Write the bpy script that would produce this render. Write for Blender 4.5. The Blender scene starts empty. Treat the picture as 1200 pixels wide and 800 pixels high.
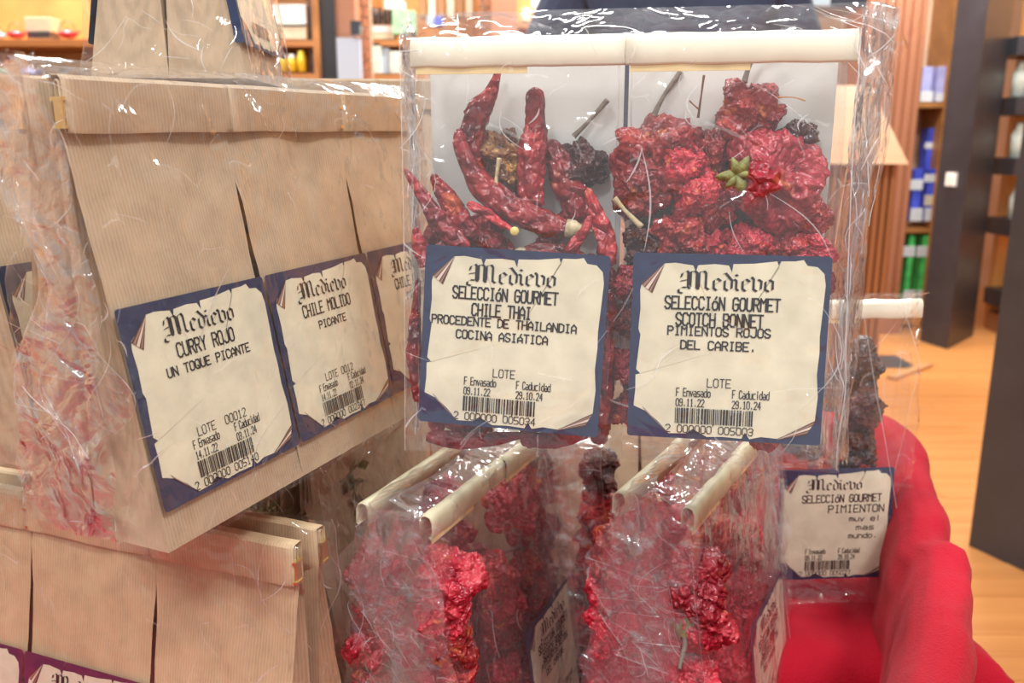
import bpy, bmesh, math, random
from mathutils import Vector, Matrix, noise, Euler
C = bpy.context.scene.collection
SC = bpy.context.scene
PI = math.pi
# ------------------------------------------------------------------ camera
CAMZ = 1.15
PITCH = math.radians(13.0)
FPX = 1000.0
cd = bpy.data.cameras.new('camera'); cam = bpy.data.objects.new('camera', cd); C.objects.link(cam)
cam.location = (0, 0, CAMZ); cam.rotation_euler = (PI/2 - PITCH, 0, 0)
cd.sensor_width = 36; cd.lens = 36*FPX/1200; cd.clip_start = .02; cd.clip_end = 60
cd.dof.use_dof = True; cd.dof.focus_distance = .385; cd.dof.aperture_fstop = 13.0
SC.camera = cam
# ------------------------------------------------------------------ world, lamps, exposure
w = bpy.data.worlds.new('world'); SC.world = w; w.use_nodes = True
bg = w.node_tree.nodes['Background']; bg.inputs[0].default_value = (.97, .98, 1.0, 1); bg.inputs[1].default_value = .55
SC.view_settings.view_transform = 'Standard'; SC.view_settings.look = 'None'
SC.view_settings.exposure = 0.16; SC.view_settings.gamma = 1; SC.view_settings.use_curve_mapping = False
SC.cycles.max_bounces = 7; SC.cycles.transparent_max_bounces = 28; SC.cycles.glossy_bounces = 4
SC.cycles.sample_clamp_indirect = 4.0
def lamp(loc, size, power, aim=None, col=(1, .985, .95)):
    d = bpy.data.lights.new('ceiling_or_added_light', 'AREA'); d.shape = 'RECTANGLE'; d.size, d.size_y = size
    d.energy = power; d.color = col
    o = bpy.data.objects.new('ceiling_or_added_light', d); C.objects.link(o); o.location = loc
    if aim is not None:
        o.rotation_euler = (Vector(aim)-Vector(loc)).to_track_quat('-Z', 'Y').to_euler()
    return o
for x, y, p in ((-1.0, -.5, 20), (.9, -.6, 20), (-.2, .9, 16), (-1.6, 2.4, 40), (1.6, 2.6, 40), (-2.2, 4.4, 70), (.2, 4.6, 60), (2.6, 4.6, 70)):
    lamp((x, y, 2.9), (.9, .16), p)
lamp((2.0, 4.3, 2.7), (.6, .15), 26, (2.7, 5.5, 1.2))  # added lamp aimed at the right-hand shelves to brighten their goods
lamp((-.55, -.9, 2.3), (.25, .25), 9, (0, .4, 1.1), (.93, .96, 1))
lamp((.6, -.5, 2.4), (.2, .2), 8, (0, .4, 1.1), (.93, .96, 1))

# ------------------------------------------------------------------ helpers
def cam2w(x, y, z):
    c, s = math.cos(PITCH), math.sin(PITCH)
    return Vector((x, c*z + s*y, CAMZ + c*y - s*z))
def at(px, py, zc):
    return cam2w((px-600)/FPX*zc, -(py-400)/FPX*zc, zc)
def atz(px, py, Z):            # point of the pixel ray at world height Z
    d = at(px, py, 1) - cam.location; t = (Z-CAMZ)/d.z
    return cam.location + d*t
def tag(o, label=None, cat=None, group=None, kind=None):
    if label: o['label'] = label
    if cat: o['category'] = cat
    if group: o['group'] = group
    if kind: o['kind'] = kind
    return o
def link(name, me, parent=None):
    o = bpy.data.objects.new(name, me); C.objects.link(o)
    if parent: o.parent = parent
    return o
def empty(name, loc=(0, 0, 0), rz=0, label=None, cat=None, group=None):
    o = link(name, None); o.location = loc; o.rotation_euler = (0, 0, rz); o.empty_display_size = .02
    return tag(o, label, cat, group)
class MB:
    def __init__(s): s.v = []; s.f = []
    def add(s, vs, fs):
        b = len(s.v); s.v += [tuple(v) for v in vs]; s.f += [tuple(i+b for i in f) for f in fs]
    def box(s, x0, x1, y0, y1, z0, z1):
        s.add([(x0,y0,z0),(x1,y0,z0),(x1,y1,z0),(x0,y1,z0),(x0,y0,z1),(x1,y0,z1),(x1,y1,z1),(x0,y1,z1)],
              [(0,3,2,1),(4,5,6,7),(0,1,5,4),(1,2,6,5),(2,3,7,6),(3,0,4,7)])
    def quad(s, a, b, c, d): s.add([a, b, c, d], [(0, 1, 2, 3)])
    def grid(s, rows, closed=False):
        n = len(rows[0]); b = len(s.v)
        for r in rows: s.v += [tuple(p) for p in r]
        for i in range(len(rows)-1):
            for j in range(n if closed else n-1):
                k = (j+1) % n
                s.f.append((b+i*n+j, b+i*n+k, b+(i+1)*n+k, b+(i+1)*n+j))
        return b
    def tube(s, pts, rad, seg=8, cap=True):
        pts = [Vector(p) for p in pts]; rows = []; up = Vector((.13, .21, .97))
        for i, p in enumerate(pts):
            t = (pts[min(i+1, len(pts)-1)]-pts[max(i-1, 0)]).normalized()
            a = t.cross(up)
            if a.length < 1e-3: a = t.cross(Vector((1, 0, 0)))
            a.normalize(); b = t.cross(a)
            r = rad[i] if hasattr(rad, '__len__') else rad
            rows.append([p + a*r*math.cos(2*PI*k/seg) + b*r*math.sin(2*PI*k/seg) for k in range(seg)])
        b0 = s.grid(rows, True)
        if cap:
            s.f.append(tuple(b0+k for k in range(seg))[::-1]); e = b0+(len(pts)-1)*seg
            s.f.append(tuple(e+k for k in range(seg)))
    def lathe(s, prof, seg=20, cx=0, cy=0):
        s.grid([[(cx+r*math.cos(2*PI*k/seg), cy+r*math.sin(2*PI*k/seg), z) for k in range(seg)] for r, z in prof], True)
    def mesh(s, name, mat, smooth=False):
        me = bpy.data.meshes.new(name); me.from_pydata(s.v, [], s.f)
        if mat: me.materials.append(mat)
        if smooth: me.polygons.foreach_set('use_smooth', [True]*len(me.polygons))
        me.update(); return me
    def build(s, name, mat, parent=None, smooth=False): return link(name, s.mesh(name, mat, smooth), parent)
def bevel(o, wd, seg=2):
    m = o.modifiers.new('b', 'BEVEL'); m.width = wd; m.segments = seg; m.limit_method = 'ANGLE'; return o
def spline(P, n):
    P = [Vector(p) for p in P]; out = []
    m = len(P)-1
    for i in range(n+1):
        t = i/n*m; k = min(int(t), m-1); f = t-k
        a, b, c, d = P[max(k-1, 0)], P[k], P[k+1], P[min(k+2, m)]
        out.append(.5*((2*b)+(c-a)*f+(2*a-5*b+4*c-d)*f*f+(3*b-3*c+d-a)*f**3))
    return out
# ------------------------------------------------------------------ materials
class NT:
    def __init__(s, name):
        s.m = bpy.data.materials.new(name); s.m.use_nodes = True; s.t = s.m.node_tree; s.n = s.t.nodes
        s.b = s.n['Principled BSDF']; s.out = s.n['Material Output']
    def N(s, typ, **kw):
        n = s.n.new(typ)
        for k, v in kw.items():
            if k.startswith('i_'):
                key = k[2:]; n.inputs[int(key) if key.isdigit() else key.replace('_', ' ')].default_value = v
            else: setattr(n, k, v)
        return n
    def L(s, a, b): s.t.links.new(a, b)
    def coord(s, scale=(1, 1, 1)):
        tc = s.N('ShaderNodeTexCoord'); mp = s.N('ShaderNodeMapping'); mp.inputs['Scale'].default_value = scale
        s.L(tc.outputs['Object'], mp.inputs[0]); return mp.outputs[0]
    def noise(s, vec, scale, detail=3, rough=.5):
        n = s.N('ShaderNodeTexNoise', i_Scale=scale, i_Detail=detail, i_Roughness=rough); s.L(vec, n.inputs['Vector']); return n.outputs[0]
    def ramp(s, fac, stops):
        r = s.N('ShaderNodeValToRGB'); e = r.color_ramp.elements
        while len(e) < len(stops): e.new(.5)
        for q, (p, c) in zip(e, stops): q.position = p; q.color = (*c, 1) if len(c) == 3 else c
        s.L(fac, r.inputs[0]); return r.outputs[0]
    def math(s, op, a, b=None, clamp=False):
        n = s.N('ShaderNodeMath', operation=op, use_clamp=clamp)
        for i, x in enumerate((a, b)):
            if x is None: continue
            if isinstance(x, (int, float)): n.inputs[i].default_value = x
            else: s.L(x, n.inputs[i])
        return n.outputs[0]
    def bump(s, h, strength, dist, to=None):
        n = s.N('ShaderNodeBump', i_Strength=strength, i_Distance=dist); s.L(h, n.inputs['Height'])
        if to is None: s.L(n.outputs[0], s.b.inputs['Normal'])
        return n.outputs[0]
def plain(name, col, rough=.5, metal=0, var=.0, scale=20, bump=0, emit=0, spec=.5, coat=0):
    t = NT(name); b = t.b
    b.inputs['Base Color'].default_value = (*col, 1); b.inputs['Roughness'].default_value = rough
    b.inputs['Metallic'].default_value = metal; b.inputs['Specular IOR Level'].default_value = spec
    b.inputs['Coat Weight'].default_value = coat
    if var or bump:
        n = t.noise(t.coord(), scale, 4)
        if var:
            lo = tuple(max(0, c*(1-var)) for c in col); hi = tuple(min(1, c*(1+var)) for c in col)
            t.L(t.ramp(n, [(.3, lo), (.7, hi)]), b.inputs['Base Color'])
        if bump: t.bump(n, bump, .002)
    if emit:
        b.inputs['Emission Color'].default_value = (*col, 1); b.inputs['Emission Strength'].default_value = emit
    return t.m
def kraft_mat(name, col):
    t = NT(name); v = t.coord()
    x = t.N('ShaderNodeSeparateXYZ'); t.L(v, x.inputs[0])
    nz = t.noise(t.coord((1, 1, .15)), 700, 3); nb = t.noise(v, 90, 5)
    ph = t.math('ADD', t.math('MULTIPLY', x.outputs[0], 2*PI/.0016), t.math('MULTIPLY', nz, 5.0))
    st = t.math('MULTIPLY', t.math('ADD', t.math('SINE', ph), 1), .5)
    mix = t.math('ADD', t.math('MULTIPLY', st, .25), t.math('MULTIPLY', nb, .75))
    c = Vector(col)
    t.L(t.ramp(mix, [(.25, tuple(c*.80)), (.5, tuple(c)), (.75, tuple(c*1.12))]), t.b.inputs['Base Color'])
    fi = t.noise(t.coord((1, 1, .3)), 1500, 2)
    t.bump(t.math('ADD', st, fi), .22, .0003)
    t.b.inputs['Roughness'].default_value = .62; t.b.inputs['Specular IOR Level'].default_value = .35
    return t.m
def film_mat(name, base=.07, edge=.55, haze=.035, rough=.09, bump=.55, scale=1.0, tint=(1, 1, 1), hz=(1, 1, 1)):
    t = NT(name); t.n.remove(t.b)
    v = t.coord()
    wv = t.N('ShaderNodeVectorMath', operation='ADD'); t.L(v, wv.inputs[0])
    nn = t.N('ShaderNodeTexNoise', i_Scale=22*scale); t.L(v, nn.inputs['Vector'])
    sc = t.N('ShaderNodeVectorMath', operation='SCALE', i_Scale=.04); t.L(nn.outputs[1], sc.inputs[0]); t.L(sc.outputs[0], wv.inputs[1])
    n1 = t.noise(wv.outputs[0], 20*scale, 2, .5); r1 = t.math('ABSOLUTE', t.math('SUBTRACT', n1, .5))
    n2 = t.noise(wv.outputs[0], 60*scale, 2, .5); r2 = t.math('ABSOLUTE', t.math('SUBTRACT', n2, .5))
    vo = t.N('ShaderNodeTexVoronoi', feature='DISTANCE_TO_EDGE', i_Scale=24*scale); t.L(wv.outputs[0], vo.inputs['Vector'])
    ed = t.math('MINIMUM', t.math('MULTIPLY', vo.outputs['Distance'], 6), .5)
    h = t.math('ADD', t.math('ADD', t.math('MULTIPLY', r1, 3.0), t.math('MULTIPLY', r2, .7)), t.math('MULTIPLY', ed, .10))
    bn = t.bump(h, bump, .006, to=1)
    lw = t.N('ShaderNodeLayerWeight', i_Blend=.5); t.L(bn, lw.inputs['Normal'])
    f3 = t.math('POWER', lw.outputs['Facing'], 3.0)
    fac = t.math('ADD', t.math('MULTIPLY', f3, edge), base, True)
    gl = t.N('ShaderNodeBsdfGlossy', i_Roughness=rough); gl.inputs[0].default_value = (1, 1, 1, 1); t.L(bn, gl.inputs['Normal'])
    tr = t.N('ShaderNodeBsdfTransparent'); tr.inputs[0].default_value = (*tint, 1)
    df = t.N('ShaderNodeBsdfDiffuse'); df.inputs[0].default_value = (*hz, 1); pass
    m1 = t.N('ShaderNodeMixShader'); cr = t.math('LESS_THAN', vo.outputs['Distance'], .006)
    sp = t.math('GREATER_THAN', t.noise(v, 60*scale, 2), .56)
    t.L(t.math('ADD', t.math('MULTIPLY', t.math('MULTIPLY', cr, sp), .12), haze), m1.inputs[0]); t.L(tr.outputs[0], m1.inputs[1]); t.L(df.outputs[0], m1.inputs[2])
    m2 = t.N('ShaderNodeMixShader'); t.L(fac, m2.inputs[0]); t.L(m1.outputs[0], m2.inputs[1]); t.L(gl.outputs[0], m2.inputs[2])
    t.L(m2.outputs[0], t.out.inputs[0]); return t.m
def crease_glint_mat():  # white ribbons on the creases: whitened folds, with light glints put into the colour
    t = NT('cellophane_crease_glint'); t.n.remove(t.b)
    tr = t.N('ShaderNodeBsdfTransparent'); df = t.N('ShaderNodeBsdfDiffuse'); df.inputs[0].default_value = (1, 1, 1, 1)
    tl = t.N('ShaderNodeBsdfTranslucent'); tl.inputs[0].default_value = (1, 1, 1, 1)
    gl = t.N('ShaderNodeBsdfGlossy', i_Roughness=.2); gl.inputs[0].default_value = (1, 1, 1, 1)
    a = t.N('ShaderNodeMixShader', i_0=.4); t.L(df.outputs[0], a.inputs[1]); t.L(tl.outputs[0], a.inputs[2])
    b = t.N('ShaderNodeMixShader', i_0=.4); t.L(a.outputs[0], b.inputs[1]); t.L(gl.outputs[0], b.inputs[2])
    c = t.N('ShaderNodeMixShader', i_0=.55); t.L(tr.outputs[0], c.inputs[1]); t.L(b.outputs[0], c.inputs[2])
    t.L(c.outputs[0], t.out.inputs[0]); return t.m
def pepper_mat(name, dark, mid, hi, orange, rough=.28, osh=.7, fs=1):
    t = NT(name); oi = t.N('ShaderNodeObjectInfo')
    tc = t.N('ShaderNodeTexCoord'); s0 = t.N('ShaderNodeVectorMath', operation='SCALE', i_Scale=fs); t.L(tc.outputs['Object'], s0.inputs[0]); ad = t.N('ShaderNodeVectorMath', operation='ADD'); t.L(s0.outputs[0], ad.inputs[0])
    rs = t.math('MULTIPLY', oi.outputs['Random'], 37.0); t.L(rs, ad.inputs[1]); v = ad.outputs[0]
    n = t.noise(v, 1.7, 3, .55); n2 = t.noise(v, 1.5, 2)
    c1 = t.ramp(n, [(.28, dark), (.48, mid), (.72, hi)])
    mk = t.ramp(n2, [(osh-.06, (0, 0, 0)), (osh+.05, (1, 1, 1))])
    mx = t.N('ShaderNodeMix', data_type='RGBA'); t.L(mk, mx.inputs[0]); t.L(c1, mx.inputs[6]); mx.inputs[7].default_value = (*orange, 1)
    hv = t.N('ShaderNodeHueSaturation'); t.L(mx.outputs[2], hv.inputs['Color']); t.L(t.math('ADD', t.math('MULTIPLY', oi.outputs['Random'], .75), .55), hv.inputs['Value']); t.L(hv.outputs[0], t.b.inputs['Base Color'])
    b = t.b.inputs; b['Roughness'].default_value = rough; b['Coat Weight'].default_value = .35; b['Coat Roughness'].default_value = .2
    wn = t.N('ShaderNodeTexNoise', i_Scale=2.6, i_Detail=1.5); t.L(v, wn.inputs['Vector'])
    t.bump(t.math('ABSOLUTE', t.math('SUBTRACT', wn.outputs[0], .5)), .5, .05)
    return t.m
def wood_mat(name, c0, c1, axis='Z', sc=12, rough=.4, bump=.1):
    t = NT(name); s = {'X': (.08, 1, 1), 'Y': (1, .08, 1), 'Z': (1, 1, .08)}[axis]
    n = t.noise(t.coord(s), sc, 5, .6)
    t.L(t.ramp(n, [(.3, c0), (.7, c1)]), t.b.inputs['Base Color']); t.b.inputs['Roughness'].default_value = rough
    t.bump(n, bump, .002); return t.m
M = {}
M['kraft'] = kraft_mat('kraft_paper', (.50, .365, .235))
M['kraft_warm'] = kraft_mat('kraft_paper_warm', (.60, .43, .25))
M['film'] = film_mat('cellophane', base=.035, edge=.5, haze=.012, bump=.5)
M['film_glare'] = film_mat('glaring_cellophane', base=.06, edge=.6, haze=.014, bump=.85, scale=.8)
M['film_soft'] = film_mat('inner_cellophane', base=.018, edge=.35, haze=.004, bump=.35)
M['film_pink'] = film_mat('cellophane_over_red', base=.07, edge=.6, haze=.035, bump=.8)
M['film_crumple'] = film_mat('crumpled_cellophane', base=.07, edge=.6, haze=.022, bump=.9, scale=1.5)
M['crease'] = crease_glint_mat()
M['gold'] = plain('gold_tin_tie', (.95, .80, .42), .28, 1)
M['cream'] = plain('cream_paper', (.86, .82, .66), .45, var=.05, scale=60)
M['backpaper'] = plain('greyish_backing_paper', (.70, .70, .66), .5, var=.04, scale=40)
M['cream_darkened'] = plain('darkened_cream_paper', (.60, .54, .36), .5, var=.12, scale=60)  # darker copy of the cream, its colour countering strong top light on the lower strips
M['cream_edge'] = plain('cream_paper_underside', (.78, .60, .30), .45, var=.1, scale=60)
M['navy'] = plain('navy_label_border', (.022, .034, .085), .38, var=.2, scale=200)
M['plum'] = plain('plum_label_border', (.10, .02, .07), .38, var=.2, scale=200)
M['ink'] = plain('black_print', (.012, .010, .012), .5)
M['parch'] = plain('parchment_print', (.72, .67, .49), .42, var=.11, scale=70)
M['curl'] = plain('brown_curl_print', (.10, .035, .03), .42)
M['curl_hi'] = plain('pale_curl_print', (.72, .58, .47), .42)
M['curl_mid'] = plain('tan_curl_print', (.33, .19, .13), .42)
M['red'] = pepper_mat('dried_red_pepper_skin', (.16, .008, .012), (.42, .022, .026), (.62, .07, .05), (.80, .20, .03), osh=.67)
M['red2'] = pepper_mat('dried_bright_red_skin', (.28, .008, .020), (.56, .022, .045), (.74, .09, .11), (.82, .20, .05), osh=.71)
M['chili'] = pepper_mat('dried_thai_chili_skin', (.10, .006, .010), (.30, .014, .020), (.50, .04, .035), (.60, .12, .04), rough=.2, osh=.74, fs=45)
M['shred'] = pepper_mat('red_chili_shred', (.20, .006, .012), (.55, .02, .03), (.75, .07, .07), (.8, .16, .04), osh=.7, fs=45)
M['dark'] = pepper_mat('dark_dried_pepper_skin', (.02, .006, .006), (.07, .014, .012), (.16, .04, .03), (.2, .08, .03), osh=.8)
M['brownp'] = pepper_mat('brown_dried_pepper_skin', (.09, .03, .012), (.28, .10, .03), (.50, .22, .07), (.7, .35, .08), osh=.6)
M['straw'] = plain('straw_stem', (.55, .45, .26), .55, var=.3, scale=300, bump=.4)
M['greens'] = plain('olive_calyx', (.22, .22, .07), .55, var=.4, scale=300, bump=.4)
M['stemgrey'] = plain('grey_brown_stem', (.20, .16, .12), .55, var=.3, scale=300, bump=.4)
M['olive'] = plain('olive_dried_leaves', (.22, .19, .06), .6, var=.5, scale=160, bump=.8)

# ------------------------------------------------------------------ lettering
FONT = {'A':"0004264440,0242",'B':"000636454433,03334241300 0".replace(' ',''),'C':"4536160501103041",'D':"00062645412000",'E':"46060040,0333",
'F':"460600,0333",'G':"453616050110304143,4323",'H':"0006,4046,0343",'I':"1636,2620,1030",'J':"4641301001",'L':"060040",'M':"0006244640",
'N':"00064046",'O':"103041453616050110",'P':"00063645443303",'Q':"103041453616050110,2240",'R':"00063645443303,2340",'S':"4536160504134241301001",
'T':"0646,2620",'U':"060110304146",'V':"062046",'Y':"062346,2320",'Z':"06460040",'X':"0046,0640",'0':"103041453616050110",'1':"152620,1030",'2':"051636454400,0040",
'3':"051636454433423010,1001,1333",'4':"30360242",'5':"46060333424130,3000",'6':"45361605011030414233,3303",'7':"064620",'8':"133342413010010213,13040516364544,4433",
'9':"011030414536160504,041343",'.':"2021",'n':"0004,0314344340",'v':"042044",'a':"14344340,401001021242",'s':"441403123241,413000",'d':"4640100103,031444",
'o':"103041433414030110",'c':"441403011040",'i':"2420,2526",'u':"04011040,4440",'e':"024243341403,03011040",'m':"0004,03142420,24344340",'y':"042044,2010",'x':"0044,0440",
'l':"2620",'r':"0004,031444",'t':"26213040,1434"}
def text_quads(mb, fmap, txt, u0, u1, v0, v1, th=.0042, slant=0):
    """fixed-pitch stroke lettering in label fractions (v runs down)"""
    n = len(txt)
    if not n: return
    cw = (u1-u0)/n
    for i, ch in enumerate(txt):
        if ch == ' ': continue
        small = ch in 'óá'
        g = FONT.get({'ó': 'o', 'á': 'A'}.get(ch, ch))
        if not g: continue
        if ch == 'á': sy = .72
        else: sy = 1
        polys = [[(int(q[k]), int(q[k+1])) for k in range(0, len(q)-1, 2)] for q in g.split(',')]
        if small: polys.append([(2, 5.2/sy), (3, 6.3/sy)])
        for P in polys:
            pts = [(u0+cw*(i+.12)+x/4*cw*.74, v1-(y*sy/6)*(v1-v0)) for x, y in P]
            for (ax, ay), (bx, by) in zip(pts, pts[1:]):
                dx, dy = bx-ax, by-ay; l = math.hypot(dx, dy) or 1e-6; dx /= l; dy /= l
                ex, ey = dx*th*.45, dy*th*.45; nx, ny = -dy*th*.5, dx*th*.5
                mb.quad(*[fmap(*p) for p in ((ax-ex+nx, ay-ey+ny), (ax-ex-nx, ay-ey-ny), (bx+ex-nx, by+ey-ny), (bx+ex+nx, by+ey+ny))])
BL = {'M': ([[(-1.0,-1.6),(-2.2,-1.2),(-2.3,0),(-1.2,1.0),(.2,.9)], [(-1.6,5.2),(-1.2,7),(.2,8),(.6,7.2),(.6,1.2),(1.2,.4)], [(1.3,7.6),(1.3,1.0)],
             [(.9,7.4),(2.6,8.0),(3.2,7.2),(3.2,1),(3.9,.3)], [(3.9,7.2),(3.9,1)], [(3.4,7.2),(5.4,8.1),(6.0,7),(6.0,1.1),(6.9,.2),(7.6,.9)], [(-1.8,3.6),(.4,4.2)]], 8.4),
      'e': ([[(0,4.2),(0,.9),(.9,0),(2.2,.9)], [(0,4.2),(1.0,5.1),(2.1,4.0),(.3,2.3)]], 3.3),
      'd': ([[(0,4.2),(0,.9),(1.0,0),(2.1,.9),(2.2,4.3),(.2,7.4),(-.6,7.0)], [(0,4.2),(1.1,5.0)]], 3.4),
      'i': ([[(-.6,4.9),(.1,4.2),(.1,.9),(.8,.1)], [(-.2,6.9),(.4,6.3)]], 2.0),
      'v': ([[(-.7,6.0),(0,5.0),(0,.9),(1.0,0),(2.2,1.0),(2.3,4.2),(1.3,5.1)]], 3.5),
      'o': ([[(0,4.2),(0,.9),(1.1,0),(2.2,.9),(2.2,4.2),(1.1,5.1),(0,4.2)]], 3.0)}
def brand(mb, fmap, u0, u1, v0, v1):
    tot = sum(BL[c][1] for c in 'Medievo'); s = (u1-u0)/tot; sy = (v1-v0)/8.4; x = u0+1.6*s
    a = math.radians(38); nx, ny = math.cos(a)*.46, math.sin(a)*.46
    for c in 'Medievo':
        G, adv = BL[c]
        for P in G:
            for (ax, ay), (bx, by) in zip(P, P[1:]):
                q = [(ax-nx, ay-ny), (ax+nx, ay+ny), (bx+nx, by+ny), (bx-nx, by-ny)]
                mb.quad(*[fmap(x+px*s, v1-py*sy) for px, py in q])
        x += adv*s
PARCH = [(.165,.055),(.22,.05),(.31,.062),(.322,.10),(.335,.06),(.42,.052),(.49,.058),(.507,.095),(.512,.05),(.62,.045),(.73,.03),(.742,.065),(.75,.03),(.82,.028),(.86,.02),(.88,.05),(.93,.055),(.965,.09),(.975,.15),
 (.968,.3),(.962,.42),(.966,.5),(.960,.62),(.972,.74),(.965,.87),(.87,.93),(.78,.975),(.70,.97),(.64,.985),(.615,.95),(.60,.985),(.50,.98),(.42,.985),(.345,.945),(.31,.972),(.22,.975),(.16,.91),(.10,.86),(.03,.83),
 (.036,.74),(.034,.66),(.062,.655),(.036,.63),(.045,.52),(.052,.44),(.040,.41),(.047,.30),(.042,.2),(.05,.16),(.11,.11)]
def label_on(parent, F, lines, lot='', d1='', d2='', num='', navy='navy', full=True, lw=.082, lh=.0804):
    """F(a, b, n): label metres (right, up, out) -> bag coordinates"""
    def fm(n): return lambda u, v: F(u*lw, (1-v)*lh, n)
    mb = MB(); f = fm(.0002)
    nseg = 10; r = .018; P = []
    for cx, cy, a0 in ((r, r, 180), (1-r, r, 270), (1-r, 1-r, 0), (r, 1-r, 90)):
        for k in range(4):
            a = math.radians(a0+30*k); P.append((cx+r*math.cos(a), cy+r*math.sin(a)))
    mb.add([f(*p) for p in P], [tuple(range(len(P)))[::-1]])
    L = mb.build('label', M[navy], parent)
    mb = MB(); f = fm(.0004); c = f(.5, .5); n = len(PARCH)
    mb.add([c]+[f(*p) for p in PARCH], [(0, 1+(i+1) % n, 1+i) for i in range(n)]); mb.build('parchment', M['parch'], L)
    f = fm(.0006)
    for tris in (((.165,.052),(.045,.165),(.105,.215)), ((.095,.86),(.225,.98),(.075,.83)), ((.968,.865),(.775,.98),(.925,.945))):
        a, b, c = [Vector((*p, 0)) for p in tris]
        if tris[0][0] > .9: a, b, c = a, b, c
        mb = MB(); mb.add([f(p.x, p.y) for p in (a, b, c)], [(0, 1, 2)]); k = mb.build('corner_curl', M['curl'], L)
        g = fm(.0008)
        for s0, s1, mt in ((.12, .30, 'curl_mid'), (.38, .62, 'curl_hi'), (.72, .85, 'curl_mid')):
            ap, e0, e1 = (a, b, c) if tris[0][1] < .5 else (b, a, c)
            p, q = e0.lerp(e1, s0), e0.lerp(e1, s1)
            mb = MB(); mb.add([g(ap.x, ap.y), g(p.x, p.y), g(q.x, q.y)], [(0, 1, 2)]); mb.v = mb.v
            o = mb.build('curl_fold', M[mt], L)
    f = fm(.0007)
    mb = MB(); brand(mb, f, .25, .70, .085, .190); mb.build('brand_lettering', M['ink'], L)
    if not full: return L
    mb = MB()
    for txt, u0, u1, v0, v1, th in lines: text_quads(mb, f, txt, u0, u1, v0, v1, th)
    if lot: text_quads(mb, f, lot, .47-.016*len(lot), .47+.016*len(lot), .665, .71, .0045)
    if num or d1: text_quads(mb, f, 'F Envasado', .25, .43, .722, .765, .0045); text_quads(mb, f, 'F Caducidad', .54, .73, .722, .765, .0045)
    text_quads(mb, f, d1, .25, .40, .78, .82, .0045); text_quads(mb, f, d2, .54, .69, .78, .82, .0045)
    if num: text_quads(mb, f, num, .20, .66, .925, .965, .0045)
    mb.build('print', M['ink'], L)['kind'] = 'stuff'
    mb = MB(); rnd = random.Random(num); u = .25
    while u < .645:
        wd = rnd.choice((.004, .004, .008, .011)); mb.quad(f(u, .93 if rnd.random() < .15 else .915), f(u+wd, .915), f(u+wd, .83), f(u, .83)); u += wd+rnd.choice((.004, .005, .008))
    mb.build('barcode', M['ink'], L)['kind'] = 'stuff'
    return L
def std_lines(kind):
    if kind == 'thai': return [('SELECCIóN GOURMET', .16, .74, .218, .283, .009), ('CHILE THAI', .27, .60, .308, .373, .009), ('PROCEDENTE DE THAILANDIA', .05, .85, .385, .430, .0075), ('COCINA ASIáTICA', .19, .70, .460, .505, .0075)]
    if kind == 'scotch': return [('SELECCIóN GOURMET', .17, .76, .228, .293, .009), ('SCOTCH BONNET', .23, .68, .315, .380, .009), ('PIMIENTOS ROJOS', .19, .72, .388, .433, .0075), ('DEL CARIBE.', .26, .65, .463, .508, .0075)]
    if kind == 'curry': return [('CURRY ROJO', .29, .69, .228, .298, .009), ('UN TOQUE PICANTE', .20, .78, .335, .38, .0075)]
    if kind == 'molido': return [('CHILE MOLIDO', .25, .73, .228, .298, .009), ('PICANTE', .37, .65, .345, .39, .0075)]
    if kind == 'habanero': return [('SELECCIóN GOURMET', .20, .90, .235, .300, .0085), ('PIMIENTON', .43, .93, .33, .395, .0085), ('muy el', .62, .90, .43, .475, .0065), ('mas', .68, .85, .51, .555, .0065), ('mundo.', .62, .88, .585, .63, .0065)]
    return []

# ------------------------------------------------------------------ kraft bag
BW, BD, BH, FH = .0834, .039, .180, .021
def kraft_y(s):                     # front face and back face depth at height fraction s
    return .030*s, BD-.006*s
def kraft_body_mesh(seed):
    key = 'kb%d' % seed
    if key in bpy.data.meshes: return bpy.data.meshes[key]
    rnd = random.Random(seed); mb = MB(); rows = []; nz, nx = 22, 14; off = Vector((seed*3.1, 0, 0))
    H = BH-FH*.6
    for i in range(nz+1):
        s = i/nz; z = H*s; yf, yb = kraft_y(z/(BH-FH)); yf = min(yf, yb-.0015)
        g = .017*min(1, s*1.1); ins = .0016*math.sin(PI*s)
        ring = []
        for j in range(nx+1):
            u = j/nx; x = ins+u*(BW-2*ins); edge = min(u, 1-u)*nx
            bul = .0018*math.sin(PI*u)*math.sin(PI*min(1, s*1.05))*1.0
            d = (noise.noise(Vector((x*38, z*30, 0))+off)*.0012+.0016*(abs(noise.noise(Vector((x*30+z*12, z*26, 4))+off))-.2))*(0 if (i == 0) else 1)
            if s < .56 and .03 < s: d *= .25; bul *= .6
            if s > .8: d += .0008*math.sin(u*9+seed)
            ring.append((x, yf-bul+d, z))
        ring.append((BW-ins-g*.5, yf*.75+yb*.25, z)); ring.append((BW-ins-g, (yf+yb)/2, z)); ring.append((BW-ins-g*.5, yf*.25+yb*.75, z))
        for j in range(5):
            u = 1-j/4; ring.append((ins+u*(BW-2*ins), yb, z))
        ring.append((ins+g*.5, yf*.25+yb*.75, z)); ring.append((ins+g, (yf+yb)/2, z)); ring.append((ins+g*.5, yf*.75+yb*.25, z))
        rows.append(ring)
    mb.grid(rows, True); n = len(rows[0]); mb.f.append(tuple(range(n))[::-1])
    me = mb.mesh(key, None, True)
    me.set_sharp_from_angle(angle=math.radians(28))
    return me
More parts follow.
